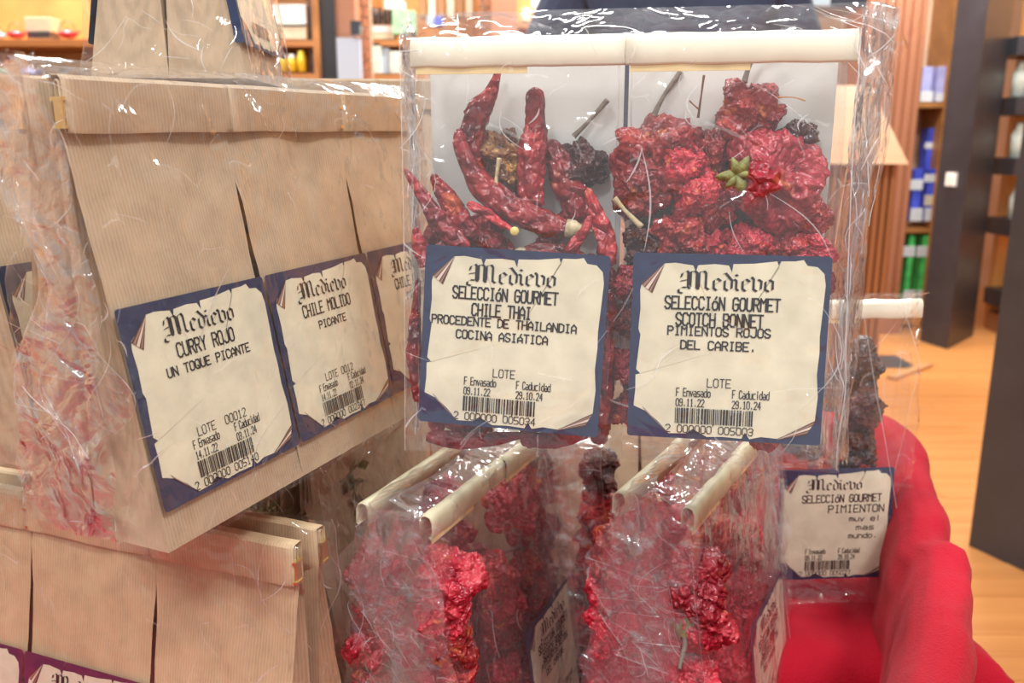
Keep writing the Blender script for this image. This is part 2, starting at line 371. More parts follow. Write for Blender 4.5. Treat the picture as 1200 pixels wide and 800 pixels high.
def kraft_fold_mesh(seed):
    key = 'kf%d' % seed
    if key in bpy.data.meshes: return bpy.data.meshes[key]
    mb = MB(); zb = BH-FH; y0 = .0320
    path = [(y0+.001, zb-.006), (y0+.001, zb+.004), (y0+.001, BH-.001), (y0, BH), (y0-.0045, BH-.0002), (y0-.0060, BH-.0018), (y0-.0066, zb+.002), (y0-.0062, zb+.0004), (y0-.0048, zb+.0003), (y0-.0042, zb+.002),
            (y0-.0040, BH-.003), (y0-.0032, BH-.0022), (y0-.0024, BH-.003), (y0-.0022, zb+.002)]
    nx = 16; rows = []
    for j in range(nx+1):
        x = BW*j/nx; row = []
        for (y, z) in path:
            row.append((x, y+.0006*noise.noise(Vector((x*60+seed*7, z*30, 0))), z+.0007*noise.noise(Vector((x*25+seed*9, 1, 0)))*(1 if z < BH-.01 else .4)))
        rows.append(row)
    mb.grid(rows)
    me = mb.mesh(key, None, True); me.set_sharp_from_angle(angle=math.radians(40))
    return me
def tin_tie(parent, x, side):
    mb = MB(); zb = BH-FH; y = .0255
    mb.box(x-.0006, x+.0006, y+.0005, y+.0048, zb+.003, zb+.0125)
    o = mb.build('tin_tie_clip', M['gold'], parent)
    for z in (zb+.002, zb+.0118):
        m2 = MB(); m2.box(x-.0012 if side < 0 else x-.0006, x+.0006 if side < 0 else x+.0012, y-.0003, y+.0056, z, z+.0013); m2.build('clip_flange', M['gold'], o)
def kraft_bag(fr, seed, label, group=None, mat='kraft', lab=None, flip=False, clip=-1, navy='navy', z=0, wrap=0):
    """fr: matrix of the pack; the bag's origin is its bottom front left corner"""
    t = empty('kraft_paper_bag', label=label, cat='paper bag', group=group); t.matrix_world = fr
    for nm, me in (('body', kraft_body_mesh(seed % 5)), ('folded_top', kraft_fold_mesh(seed % 4))):
        me2 = me.copy() if me.materials and me.materials[0] != M[mat] else me
        if not me2.materials: me2.materials.append(M[mat])
        elif me2 is not me: me2.materials[0] = M[mat]
        link(nm, me2, t)
        if nm == 'folded_top':
            s = t.children[-1] if False else C.objects[-1]
            sm = s.modifiers.new('thickness', 'SOLIDIFY'); sm.thickness = .0004
    if clip: tin_tie(t, -.0004 if clip < 0 else BW+.0004, clip)
    if lab is not None:
        sl = .030/(BH-FH); k = math.sqrt(1+sl*sl)
        def F(a, b, n):
            z = .0165+b/k; x = .0007+a
            return (x, sl*z-.0030-n, z)
        label_on(t, F, *lab, navy=navy)
    if wrap:      # the label's border carried round the bag's edge
        mb = MB(); mb.quad((-.0005, .0, .017), (-.0005, .0045, .017), (-.0005, .0165, .095), (-.0005, .012, .095)); mb.build('label_edge', M['navy'], t)
    return t

# ------------------------------------------------------------------ cellophane wraps
def ridg(p): return 1-abs(noise.noise(p))*2
def wrap_surface(w, d, h, slope=.16, top=.012, m=.003, amp=.0012, seed=0, ears=0, flare=0, backslope=.0, rear=True):
    off = Vector((seed*5.7, seed*2.3, seed))
    def S(u, s):
        """u in 0..1 round the perimeter starting front left, s in 0..1 height"""
        z = -.001 + (h+top+.001)*s; zz = min(z, h)
        yf = -m+slope*max(0, zz)*1.0; yb = d+m-backslope*max(0, zz)
        mid = (yf+yb)/2
        if s > h/(h+top):
            q = (s-h/(h+top))/(1-h/(h+top)); yf = yf*(1-q)+(mid-.0012)*q; yb = yb*(1-q)+(mid+.0012)*q
        x0 = -m-ears*s**3*.5; x1 = w+m+flare*s**2
        W = x1-x0; Dp = yb-yf; per = 2*(W+Dp*1.0); L = u*per
        if L < W: p = Vector((x0+L, yf, z)); n = Vector((0, -1, 0)); e = min(L, W-L)
        elif L < W+Dp: p = Vector((x1, yf+L-W, z)); n = Vector((1, 0, 0)); e = min(L-W, W+Dp-L)
        elif L < 2*W+Dp: p = Vector((x1-(L-W-Dp), yb, z)); n = Vector((0, 1, 0)); e = .01
        else: p = Vector((x0, yb-(L-2*W-Dp), z)); n = Vector((-1, 0, 0)); e = .01
        endf = abs(n.x); a = amp*(1+1.6*endf+(1.2 if s > .88 else 0))
        q = Vector((p.x*26, p.y*26, p.z*16))+off
        dsp = a*(ridg(q)*.9+ridg(q*2.3+off)*.5-.7)
        if n.y < 0 and s < .6 and not endf: dsp = abs(dsp)*.35+.0002
        return p+n*dsp, n
    return S
def wrap(fr, w, d, h, label, mat='film', creases=40, ends=.62, group=None, name='cellophane_wrap', nu=150, nv=46, hide=None, **kw):
    S = wrap_surface(w, d, h, **kw); seed = kw.get('seed', 0); rnd = random.Random(seed+5)
    t = empty(name, label=label, cat='wrapper', group=group); t.matrix_world = fr
    mb = MB(); rows = [[S(j/nu, i/nv)[0] for j in range(nu)] for i in range(nv+1)]
    mb.grid(rows, True)
    o = mb.build('film', M[mat], t, True); o.data.set_sharp_from_angle(angle=math.radians(22))
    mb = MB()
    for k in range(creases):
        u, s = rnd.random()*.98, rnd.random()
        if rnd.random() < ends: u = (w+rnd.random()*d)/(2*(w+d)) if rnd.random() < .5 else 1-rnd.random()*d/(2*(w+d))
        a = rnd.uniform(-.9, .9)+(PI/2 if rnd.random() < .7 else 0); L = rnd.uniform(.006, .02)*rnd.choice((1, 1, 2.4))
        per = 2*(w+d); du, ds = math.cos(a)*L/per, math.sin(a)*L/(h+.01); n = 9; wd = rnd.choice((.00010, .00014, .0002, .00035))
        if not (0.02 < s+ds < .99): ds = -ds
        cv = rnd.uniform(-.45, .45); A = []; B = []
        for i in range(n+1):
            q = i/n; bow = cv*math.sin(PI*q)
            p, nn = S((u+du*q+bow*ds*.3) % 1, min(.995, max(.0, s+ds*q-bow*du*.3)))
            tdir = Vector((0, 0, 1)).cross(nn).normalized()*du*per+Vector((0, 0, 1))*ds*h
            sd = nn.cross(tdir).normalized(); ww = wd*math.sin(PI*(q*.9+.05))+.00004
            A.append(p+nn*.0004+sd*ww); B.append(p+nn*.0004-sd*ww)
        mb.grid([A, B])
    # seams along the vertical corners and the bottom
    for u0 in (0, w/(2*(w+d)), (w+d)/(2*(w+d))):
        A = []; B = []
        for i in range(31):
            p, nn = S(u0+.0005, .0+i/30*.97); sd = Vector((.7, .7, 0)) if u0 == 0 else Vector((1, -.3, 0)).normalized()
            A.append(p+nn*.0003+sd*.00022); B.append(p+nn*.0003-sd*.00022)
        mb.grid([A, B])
    c = mb.build('film_crease_glint', M['crease'], t); c['kind'] = 'stuff'
    return t

def ruffle(wrap_, x0, y0, h, wd, dy, side, n, seed, z0=0, mat='film_crumple', name='film_ruffle'):
    """gathered film standing out past the end of a pack: n pleats, width wd(s), depth dy(s), s = height fraction"""
    mb = MB(); rows = []; o = Vector((seed*3.7, 0, seed))
    for i in range(61):
        s = i/60; z = z0+h*s; row = []
        for j in range(n*4+1):
            t_ = j/(n*4); zz = abs(((t_*n) % 1)*2-1)
            q = Vector((t_*5, s*3.2, 0))+o
            x = x0+side*(wd(s)*(.15+.85*t_)*(.75+.5*noise.noise(q))+.0035*noise.noise(q*2.3))
            y = y0(s)+dy(s)*((zz-.5)*.8+.9*noise.noise(q*1.4+Vector((3, 0, 0))))
            row.append((x, y, z+.006*noise.noise(q*1.2)*s+.002*ridg(q*3)))
        rows.append(row)
    mb.grid(rows); f = mb.build(name, M[mat], wrap_, True); f.data.set_sharp_from_angle(angle=math.radians(16))
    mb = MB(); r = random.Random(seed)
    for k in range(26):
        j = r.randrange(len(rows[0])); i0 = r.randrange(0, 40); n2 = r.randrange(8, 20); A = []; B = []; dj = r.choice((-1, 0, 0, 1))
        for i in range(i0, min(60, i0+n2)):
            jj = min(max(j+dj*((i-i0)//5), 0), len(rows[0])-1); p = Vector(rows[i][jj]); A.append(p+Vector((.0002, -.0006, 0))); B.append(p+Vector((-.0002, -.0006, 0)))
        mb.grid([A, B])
    c = mb.build('film_crease_glint', M['crease'], wrap_); c['kind'] = 'stuff'
# ------------------------------------------------------------------ peppers
def ico(sub):
    bm = bmesh.new(); bmesh.ops.create_icosphere(bm, subdivisions=sub, radius=1); v = [x.co.copy() for x in bm.verts]; f = [tuple(q.index for q in x.verts) for x in bm.faces]; bm.free(); return v, f
ICO = ico(5)
def bonnet_mesh(k, mat):
    key = 'bonnet_%d_%s' % (k, mat)
    if key in bpy.data.meshes: return bpy.data.meshes[key]
    rnd = random.Random(k*17+3); off = Vector((k*11.3, k*4.1, 2)); lob = rnd.choice((3, 4)); ph = rnd.random()*6
    V = []
    for d in ICO[0]:
        a = math.atan2(d.y, d.x); hz = math.hypot(d.x, d.y)
        r = 1+.13*math.cos(lob*a+ph+d.z)*hz
        r += .42*noise.noise(d*1.3+off)
        wp = d+.35*noise.noise_vector(d*1.5+off)
        r -= .34*abs(noise.noise(wp*2.6+off))**.75
        w5 = d+.12*noise.noise_vector(d*4+off)
        r -= .14*abs(noise.noise(w5*5+off))**.8
        r -= .02*abs(noise.noise(w5*11+off))
        r -= .25*max(0, d.z-.75)*3
        r = r*1.12+.06
        V.append((d.x*r, d.y*r, d.z*r*.92))
    me = bpy.data.meshes.new(key); me.from_pydata(V, [], ICO[1]); me.materials.append(M[mat])
    me.polygons.foreach_set('use_smooth', [True]*len(me.polygons)); return me
def small_mesh(key, fn):
    return bpy.data.meshes[key] if key in bpy.data.meshes else fn()
def calyx_mesh(mat):
    key = 'calyx_'+mat
    if key in bpy.data.meshes: return bpy.data.meshes[key]
    mb = MB(); n = 20; rows = []
    for i, (r, z) in enumerate(((.08, .95), (.16, .86), (.30, .80), (.46, .70), (.55, .60))):
        rows.append([(r*(1+(.28 if i > 2 else .05)*math.cos(5*2*PI*k/n))*math.cos(2*PI*k/n), r*(1+(.28 if i > 2 else .05)*math.cos(5*2*PI*k/n))*math.sin(2*PI*k/n), z+.03*math.sin(k*3)) for k in range(n)])
    mb.grid(rows, True); me = mb.mesh(key, M[mat], True); return me
def stem_mesh(k, mat):
    key = 'stem_%d_%s' % (k, mat)
    if key in bpy.data.meshes: return bpy.data.meshes[key]
    rnd = random.Random(k); P = spline([(0, 0, .8), (rnd.uniform(-.1, .2), .1, 1.15), (rnd.uniform(0, .5), rnd.uniform(-.3, .3), 1.5), (rnd.uniform(.3, .9), rnd.uniform(-.4, .4), 1.75)], 10)
    mb = MB(); mb.tube(P, [.09-.0035*i for i in range(11)], 7); return mb.mesh(key, M[mat], True)
BON = 0
def bonnet(loc, r, rot, label, group=None, mat='red', k=None, stem=True, calyx='greens', stmat='stemgrey', frame=None):
    r *= 1.06
    global BON; BON += 1
    k = BON % 9 if k is None else k
    t = empty('dried_pepper', loc, label=label, cat='dried pepper', group=group)
    t.rotation_euler = rot; t.scale = (r, r, r)
    if frame is not None: t.location = frame @ Vector(loc)
    link('flesh', bonnet_mesh(k, mat), t)
    if stem:
        link('calyx', calyx_mesh(calyx), t); link('stem', stem_mesh(k % 3, stmat), t)
    return t
def chili(P, r, label, mat='chili', group=None, seed=0, stem=1, tip=.25, calyx='straw', seg=20):
    """P: world points from the stem end to the tip; r: widest radius in metres"""
    P = [Vector(p) for p in P]; o0 = P[0].copy(); t = empty('dried_chili', o0, label=label, cat='dried chili', group=group)
    sp = spline([p-o0 for p in P], 46); n = len(sp); rows = []; rnd = random.Random(seed)
    up = Vector((0, -1, .2)).normalized()
    for i, p in enumerate(sp):
        q = i/(n-1); T = (sp[min(i+1, n-1)]-sp[max(i-1, 0)]).normalized(); a = T.cross(up).normalized(); b = T.cross(a)
        R = r*(.62+.38*math.sin(min(1, q*3)*PI/2))*(1-(1-tip)*max(0, (q-.35)/.65)**1.5)
        if q > .94: R *= max(.12, 1-((q-.94)/.06)**2)
        if q < .03: R *= .8
        R *= 1+.16*noise.noise(Vector((q*9+seed, seed, 0)))
        row = []
        for k in range(seg*2):
            f = 2*PI*k/(seg*2); cx, cy = math.cos(f), math.sin(f)
            w_ = noise.noise(Vector((cx*1.3, cy*1.3, q*4.5))+Vector((seed*3.3, 0, 0)))
            w2 = abs(noise.noise(Vector((cx*2.2, cy*2.2, q*16+w_))+Vector((seed*1.3, 9, 0))))
            rr = R*(1+.30*w_-.34*w2+.05)
            row.append(p+a*cx*rr*1.12+b*cy*rr*.80)
        rows.append(row)
    mb = MB(); b0 = mb.grid(rows, True); s2 = seg*2
    mb.f.append(tuple(range(s2))[::-1]); mb.f.append(tuple(b0+(n-1)*s2+k for k in range(s2)))
    mb.build('flesh', M[mat], t, True)
    if stem:
        T = (sp[0]-sp[2]).normalized(); sd = Vector((rnd.uniform(-1, 1), rnd.uniform(-1, 1), rnd.uniform(-1, 1)))*.3
        mb = MB(); mb.tube([sp[1]-T*.001, sp[0]+T*r*.3, sp[0]+T*r*.9, sp[0]+T*r*1.2], [r*.72, r*.74, r*.45, r*.2], 12); mb.build('calyx', M[calyx], t, True)
        mb = MB(); mb.tube(spline([sp[0]+T*r*.9, sp[0]+T*(r*.9+.004)+sd*.002, sp[0]+T*(r*.9+.010*stem)+sd*.006], 6), [r*.24, r*.2, r*.18, r*.16, r*.15, r*.14, r*.14], 7); mb.build('stem', M[calyx], t, True)
    return t
def atY(px, py, Y):
    d = at(px, py, 1) - cam.location; return cam.location + d*(Y/d.y)
def frame(o, yaw, tilt=0, roll=0):
    return Matrix.Translation(o) @ Matrix.Rotation(math.radians(yaw), 4, 'Z') @ Matrix.Rotation(math.radians(tilt), 4, 'X') @ Matrix.Rotation(math.radians(roll), 4, 'Y')
# ------------------------------------------------------------------ the room
M['board'] = wood_mat('orange_floor_board', (.52, .20, .055), (.78, .36, .12), 'X', 6, .28, .05)
M['brownwood'] = wood_mat('brown_painted_wood', (.30, .12, .06), (.38, .16, .085), 'Z', 9, .5)
M['cabinet'] = wood_mat('orange_brown_wood', (.30, .12, .045), (.40, .165, .065), 'Z', 9, .4)
M['lightwood'] = wood_mat('light_wood', (.44, .22, .09), (.56, .30, .13), 'X', 9, .4)
M['honey'] = wood_mat('honey_wood_wall', (.66, .28, .07), (.86, .42, .13), 'Z', 5, .4)
M['black'] = plain('black_painted_post', (.035, .035, .042), .38, var=.15, scale=8)
M['wallp'] = plain('warm_plaster', (.85, .62, .42), .7, var=.12, scale=3)
M['brick'] = plain('terracotta_brick', (.55, .27, .15), .8, var=.25, scale=14, bump=.4)
M['mortar'] = plain('mortar', (.62, .50, .38), .9)
M['shelf'] = wood_mat('shelf_board', (.42, .17, .05), (.62, .28, .09), 'X', 9, .4)
M['backing'] = plain('orange_shelf_backing', (.88, .42, .14), .6, var=.2, scale=5)
def struct(name, mb, mat, parent=None):
    o = mb.build(name, M[mat], parent)
    if parent is None: o['kind'] = 'structure'
    return o
mb = MB(); mb.box(-7, 7, -3, 8, -.03, 0); floor = struct('floor', mb, 'board')
rnd = random.Random(4); bm_ = MB(); bm_.box(0, 1.19, 0, .088, 0, .003); pm = bm_.mesh('plank_mesh', M['board'])
for i in range(52):
    for j in range(4):
        o = link('plank', pm, floor); o.location = (.25+j*1.192+(i % 3)*-.37, 1.3+i*.09, 0); o.scale.z = rnd.uniform(.7, 1.3)
mb = MB(); mb.box(-7, 7, 7.0, 7.1, 0, 3.2); struct('wall_back', mb, 'wallp')
mb = MB(); mb.box(-5.1, -5, -3, 7, 0, 3.2); struct('wall_left', mb, 'wallp')
mb = MB(); mb.box(5, 5.1, -3, 7, 0, 3.2); struct('wall_right', mb, 'honey')
def prism(pts, z0, z1):
    mb = MB(); n = len(pts)
    mb.add([(p[0], p[1], z0) for p in pts]+[(p[0], p[1], z1) for p in pts], [tuple(range(n))[::-1], tuple(range(n, 2*n))]+[(i, (i+1) % n, n+(i+1) % n, n+i) for i in range(n)]); return mb
# black post with a light switch
a, b, c = atz(1078, 400, 0), atz(1110, 410, 0), atz(1140, 394, 0)
post1 = prism([a, b, c, a+c-b], 0, 3.1).build('black_post', M['black'])
tag(post1, 'tall black square post with a small white light switch', 'post')
n = (Vector((b.y-a.y, -(b.x-a.x), 0))).normalized(); q = atY(1113, 210, (a.y+b.y)/2); e = (b-a).normalized()
q = a.lerp(b, .5)+Vector((0, 0, q.z))
mb = MB()
def orbox(mb, o, e, n, up, w, h, d): 
    mb.add([o+e*sx*w/2+up*sz*h/2+n*(d if k else 0) for k in (0, 1) for sx, sz in ((-1, -1), (1, -1), (1, 1), (-1, 1))], [(0, 1, 2, 3), (4, 7, 6, 5), (0, 4, 5, 1), (1, 5, 6, 2), (2, 6, 7, 3), (3, 7, 4, 0)])
Zu = Vector((0, 0, 1))
orbox(mb, q, e, n, Zu, .075, .075, .012); M['white'] = plain('white_plastic', (.85, .85, .80), .4)
sw = mb.build('light_switch', M['white'], post1); mb = MB(); orbox(mb, q+n*.012, e, n, Zu, .03, .045, .006); mb.build('rocker', M['cream'], sw)
a, b = atz(1135, 640, 0), atz(1205, 673, 0); dd = Vector((b.y-a.y, a.x-b.x, 0)).normalized()*-.2; b = a+(b-a).normalized()*.22
post2 = prism([a, b, b+dd, a+dd], 0, 3.1).build('black_post', M['black']); tag(post2, 'near black post at the right edge standing on the orange floor', 'post')
# fluted brown column
def fluted(name, x0, x1, y0, y1, z0, z1, mat, nf=7):
    mb = MB(); P = [(x0, y0)]; wd = (x1-x0)/(nf*2+1)
    for i in range(nf):
        a = x0+wd*(2*i+1); P += [(a, y0), (a+wd*.25, y0+.02), (a+wd*.75, y0+.02), (a+wd, y0)]
    P += [(x1, y0), (x1, y1), (x0, y1)]
    mb = prism([Vector((*p, 0)) for p in P], z0, z1); return mb
col0, col1 = atY(1024, 20, 5.2), atY(1087, 20, 5.2)
col = fluted('c', col0.x-.03, col1.x, 5.2, 5.55, .12, 3.1, 'brownwood', 6).build('fluted_column', M['brownwood']); tag(col, 'brown fluted wooden column behind the clear pack of peppers', 'column')
mb = MB(); mb.box(col0.x-.06, col1.x+.02, 5.17, 5.6, 0, .12); mb.build('plinth', M['brownwood'], col)
# counter with sloping top
r0, r1 = atY(960, 192, 3.6), atY(1051, 192, 3.6)
ct = empty('wooden_counter', (0, 0, 0), label='orange brown wooden counter with a sloped lighter wood gable on top', cat='counter')
fluted('c', r0.x, r1.x, 3.6, 4.2, 0, r0.z, 'cabinet', 10).build('fluted_body', M['cabinet'], ct)
apx = atY(1020, 100, 3.9)
mb = MB(); x1 = atY(1061, 192, 3.6).x; x0 = r0.x-.05; z = r0.z
mb.add([(x0, 3.57, z), (x1, 3.57, z), (x1, 4.23, z), (x0, 4.23, z), (x0+.1, 3.9, apx.z), (apx.x, 3.9, apx.z)], [(0, 1, 5, 4), (1, 2, 5), (2, 3, 4, 5), (3, 0, 4), (0, 3, 2, 1)])
mb.build('sloped_top', M['lightwood'], ct)
# shelving seen between column and post
M['bluebox'] = plain('blue_carton', (.09, .13, .80), .35, var=.3, scale=9); M['lilac'] = plain('lilac_carton', (.50, .50, .88), .35, var=.2, scale=12)
M['greenbox'] = plain('green_carton', (.10, .66, .16), .35, var=.3, scale=20); M['whitebox'] = plain('white_carton', (.85, .88, .90), .4, var=.05)
M['yellow'] = plain('yellow_jar', (.85, .62, .03), .3, coat=.5); M['creambox'] = plain('cream_box', (.85, .76, .55), .5, var=.1, scale=30)
M['darkitem'] = plain('dark_jar_glass', (.05, .06, .08), .2, coat=.5); M['mint'] = plain('mint_pack', (.45, .80, .48), .4, var=.2)
M['palegreen'] = plain('pale_white_green_pack', (.78, .88, .78), .4, var=.15, scale=20); M['paleblue'] = plain('pale_blue_pack', (.55, .75, .88), .4)
M['terr'] = plain('terracotta_panel', (.56, .26, .15), .6, var=.05, scale=4)
def pbox(name, px0, py0, px1, py1, Y, dep, mat, parent=None, bv=.0):
    a, b = atY(px0, py1, Y), atY(px1, py0, Y); mb = MB(); mb.box(min(a.x, b.x), max(a.x, b.x), Y, Y+dep, min(a.z, b.z), max(a.z, b.z))
    o = mb.build(name, M[mat], parent)
    if bv: bevel(o, bv)
    return o
def shelf_unit(px0, px1, pytop, rows, Y, label, dep=.35, back='backing', side=True, zb=0):
    """rows: pixel heights of the board tops"""
    t = empty('shelf_unit', (0, 0, 0), label=label, cat='shelf')
    a = atY(px0, pytop, Y); b = atY(px1, pytop, Y)
    mb = MB(); mb.box(a.x, b.x, Y+dep-.02, Y+dep, 0, a.z+.3); mb.build('back_panel', M[back], t)
    for py in rows:
        z = atY(px0, py, Y).z; mb = MB(); mb.box(a.x, b.x, Y, Y+dep-.02, z-.03, z); mb.build('shelf_board', M['shelf'], t)
    for x in (a.x-.025, b.x):
        mb = MB(); mb.box(x, x+.025, Y, Y+dep, 0, a.z+.3); mb.build('side_panel', M['shelf'], t)
    return t
shelf_unit(1066, 1126, -60, (120, 267, 375), 5.35, 'tall shelves of boxed goods between the fluted column and the black post', .3, 'wallp')
def product(px0, py0, px1, py1, Y, mat, label, cat='box', group=None, dep=.1, band=None, name='product_box'):
    o = pbox(name, px0, py0, px1, py1, Y, dep, mat, None, .003); tag(o, label, cat, group)
    if band:
        for (f0, f1, bm2) in band:
            pbox('band', px0+(px1-px0)*.0, py0+(py1-py0)*f0, px1, py0+(py1-py0)*f1, Y-.004, .006, bm2, o)
    return o
product(1078, 78, 1094, 119, 5.37, 'lilac', 'lilac carton on the upper shelf beside the column', group=None, band=[(.7, 1, 'whitebox')])
product(1096, 78, 1110, 119, 5.37, 'lilac', 'second lilac carton on the upper shelf against the post', band=[(.75, 1, 'whitebox')])
product(1108, 48, 1118, 77, 5.50, 'lilac', 'pale lilac carton standing highest behind the post')
product(1084, 150, 1100, 198, 5.44, 'bluebox', 'blue carton with white band at back of middle shelf', band=[(.35, .5, 'whitebox')])
product(1066, 198, 1082, 259, 5.37, 'bluebox', 'blue and white carton on the middle shelf nearest the column', band=[(.2, .4, 'whitebox'), (.75, 1, 'whitebox')])
product(1083, 198, 1100, 259, 5.36, 'bluebox', 'blue and white carton on the middle shelf against the post', band=[(.1, .25, 'whitebox'), (.5, .7, 'creambox'), (.75, 1, 'whitebox')])
product(1058, 276, 1073, 358, 5.37, 'greenbox', 'green and white carton on the lowest shelf by the column', band=[(.15, .3, 'whitebox'), (.78, .95, 'whitebox')])
product(1074, 276, 1090, 358, 5.36, 'greenbox', 'green and white carton on the lowest shelf by the black post', band=[(.15, .3, 'whitebox'), (.78, .95, 'whitebox')])
# honey wood panel with black shelves, right
a, b = atz(1150, 385, 0), atz(1260, 380, 0)
mb = MB(); mb.box(a.x+.04, a.x+1.6, a.y, a.y+.06, 0, 3.1); hp = mb.build('wood_panel', M['honey']); tag(hp, 'honey coloured wood wall panel with black shelves at the far right', 'panel')
for i, (py, h) in enumerate(((42, 18), (113, 18), (185, 15), (258, 12), (345, 10))):
    p = atY(1194-i*2, py, a.y-.3); mb = MB(); mb.box(p.x, p.x+1.2, a.y-.3, a.y, p.z-.10, p.z); mb.build('black_shelf', M['black'], hp)
    for k in range(3):
        if 0 < i < 5:
            mb = MB(); mb.lathe([(.001, p.z), (.04, p.z), (.04, p.z+.13), (.02, p.z+.17), (.018, p.z+.2), (.001, p.z+.2)], 14, p.x+.06+k*.11, a.y-.2)
            j = mb.build('jar', M['stemgrey' if k % 2 else 'palegreen'], None, True); tag(j, '%s jar on the %s black shelf of the honey wood panel' % (('first', 'second', 'third')[k], ('', 'second', 'third', 'fourth', 'lowest')[i]), 'jar', 'jars on the black shelves')
mb = MB(); mb.box(a.x+.02, a.x+1.2, a.y-.28, a.y, 0, .12); mb.build('base_board', M['cabinet'], hp)
a = atz(1047, 432, 0); mb = MB(); mb.box(a.x-.2, a.x+.12, a.y, a.y+.25, .004, .012); tag(mb.build('door_mat', M['black']), 'dark mat on the orange floor behind the small pepper pack', 'mat')
a = atz(1050, 447, 0); b = atz(1093, 431, 0); mb = MB(); e = (b-a).normalized(); nn = Vector((-e.y, e.x, 0)); mb2 = MB(); orbox(mb2, (a+b)/2+Vector((0, 0, .012)), e, nn, Zu, (b-a).length, .018, .05); tag(mb2.build('wooden_strip', M['lightwood']), 'tan wooden strip lying on the floor beside the dark mat', 'strip')
# --- back of the shop, left to right
def teapot(px, py, wpx, Y, mat, label):
    p = atY(px, py, Y); r = abs(atY(px+wpx/2, py, Y).x-p.x)
    t = empty('teapot', p, label=label, cat='teapot')
    mb = MB(); mb.lathe([(.001, 0), (r*.6, 0), (r, r*.35), (r*.95, r*.55), (r*.5, r*.8), (r*.2, r*.86), (.001, r*.9)], 24); mb.build('pot_body', M[mat], t, True)
    mb = MB(); mb.tube([(r*.9*math.cos(a), 0, r*.5+r*1.25*math.sin(a)) for a in [PI*k/12 for k in range(13)]], r*.05, 6); mb.build('handle', M['darkitem'], t, True)
    mb = MB(); mb.tube([(r*.8, 0, r*.4), (r*1.2, 0, r*.6), (r*1.35, 0, r*.85)], [r*.16, r*.1, r*.07], 8); mb.build('spout', M[mat], t, True)
    mb = MB(); mb.lathe([(.001, r*.86), (r*.1, r*.9), (r*.1, r*1.0), (.001, r*1.04)], 10); mb.build('lid_knob', M[mat], t, True)
M['potred'] = plain('red_glaze', (.62, .04, .06), .35, coat=.4); M['potblue'] = plain('blue_glaze', (.06, .14, .66), .35, coat=.4)
M['potgreen'] = plain('green_glaze', (.02, .36, .24), .35, coat=.4); M['potpale'] = plain('pale_blue_glaze', (.55, .66, .80), .35)
shelf_unit(-60, 98, -60, (46, 91), 4.2, 'glowing orange shelves of coloured teapots at the far left', .35)
teapot(19, 45, 20, 4.25, 'potred', 'left red teapot on the upper orange shelf'); teapot(80, 45, 22, 4.25, 'potred', 'red teapot with a tall arched handle beside the stacked kraft pack')
teapot(0, 45, 14, 4.25, 'potpale', 'pale blue teapot at the left edge of the upper shelf')
teapot(5, 90, 22, 4.2, 'potgreen', 'green teapot on the lower shelf at the left edge'); teapot(35, 90, 22, 4.2, 'potblue', 'blue teapot on the lower shelf')
o = product(30, 20, 58, 37, 4.3, 'creambox', 'beige box on a dark stand between the red teapots'); pbox('dark_base', 32, 37, 58, 45, 4.29, .1, 'darkitem', o)
teapot(75, 86, 12, 4.25, 'darkitem', 'small dark teapot on the lower shelf under the red teapot')
shelf_unit(284, 361, -60, (47, 86), 4.6, 'orange shelves with white boxes and yellow jars left of the brick pillar', .35)
for k, (x0, x1, w_) in enumerate(((297, 326, 'left'), (328, 358, 'right'))):
    product(x0, 5, x1, 28, 4.63, 'whitebox', '%s white box on top of the cream box' % w_)
    product(x0+2, 29, x1, 46, 4.6, 'creambox', '%s cream box on the upper shelf under a white box' % w_, band=[(0, .12, 'darkitem')])
product(291, 29, 298, 44, 4.6, 'bluebox', 'small blue box beside the left cream box')
def jar(px, py, wpx, hpx, Y, mat, label, group=None, lid='white', cat='jar'):
    p = atY(px, py, Y); r = abs(atY(px+wpx/2, py, Y).x-p.x); h = atY(px, py-hpx, Y).z-p.z
    t = empty('jar', p, label=label, cat=cat, group=group); mb = MB()
    mb.lathe([(.001, 0), (r, 0), (r, h*.7), (r*.7, h*.82), (.001, h*.82)], 16); mb.build('glass_body', M[mat], t, True)
    mb = MB(); mb.lathe([(r*.75, h*.8), (r*.75, h), (.001, h)], 16); mb.build('lid', M[lid], t, True)
for i, (px, m, l) in enumerate(((322, 'creambox', 'cream jar, leftmost in the row of yellow jars'), (333, 'yellow', 'yellow green jar next to the cream jar'), (343, 'yellow', 'middle yellow jar with a white lid'), (354, 'yellow', 'tall yellow jar nearest the brick pillar'))):
    jar(px, 84, 10, 20+4*(i == 3), 4.62, m, l, lid='yellow' if i == 3 else 'white')
jar(320, 62, 9, 12, 4.85, 'darkitem', 'dark bottle standing behind the cream jar')
teapot(309, 86, 14, 4.6, 'potpale', 'white round pot at the left end of the lower shelf')
# brick pillars
def brick_pillar(px0, px1, Y, label, dep=.3):
    a, b = atY(px0, 40, Y), atY(px1, 40, Y); t = empty('brick_pillar', (a.x, Y, 0), label=label, cat='pillar'); W = b.x-a.x
    mb = MB(); mb.box(.008, W-.008, .008, dep, 0, 3.1); mb.build('mortar_core', M['mortar'], t)
    m1 = MB(); m1.box(0, .5, 0, .05, 0, .045); me = m1.mesh('brick_mesh', M['brick']); r = random.Random(int(px0))
    for i in range(56):
        cut = W*(.5 if i % 2 else .33)
        for x0, x1 in ((0, cut-.004), (cut+.004, W)):
            o = link('brick', me, t); o.location = (x0, r.uniform(-.004, .002), .005+i*.055); o.scale.x = (x1-x0)/.5
brick_pillar(361, 384, 4.7, 'narrow terracotta brick pillar beside the yellow jars')
o = pbox('wooden_strip', 384.5, -80, 387.5, 470, 4.66, .03, 'black'); tag(o, 'dark strip between the brick pillar and the brown column', 'strip')
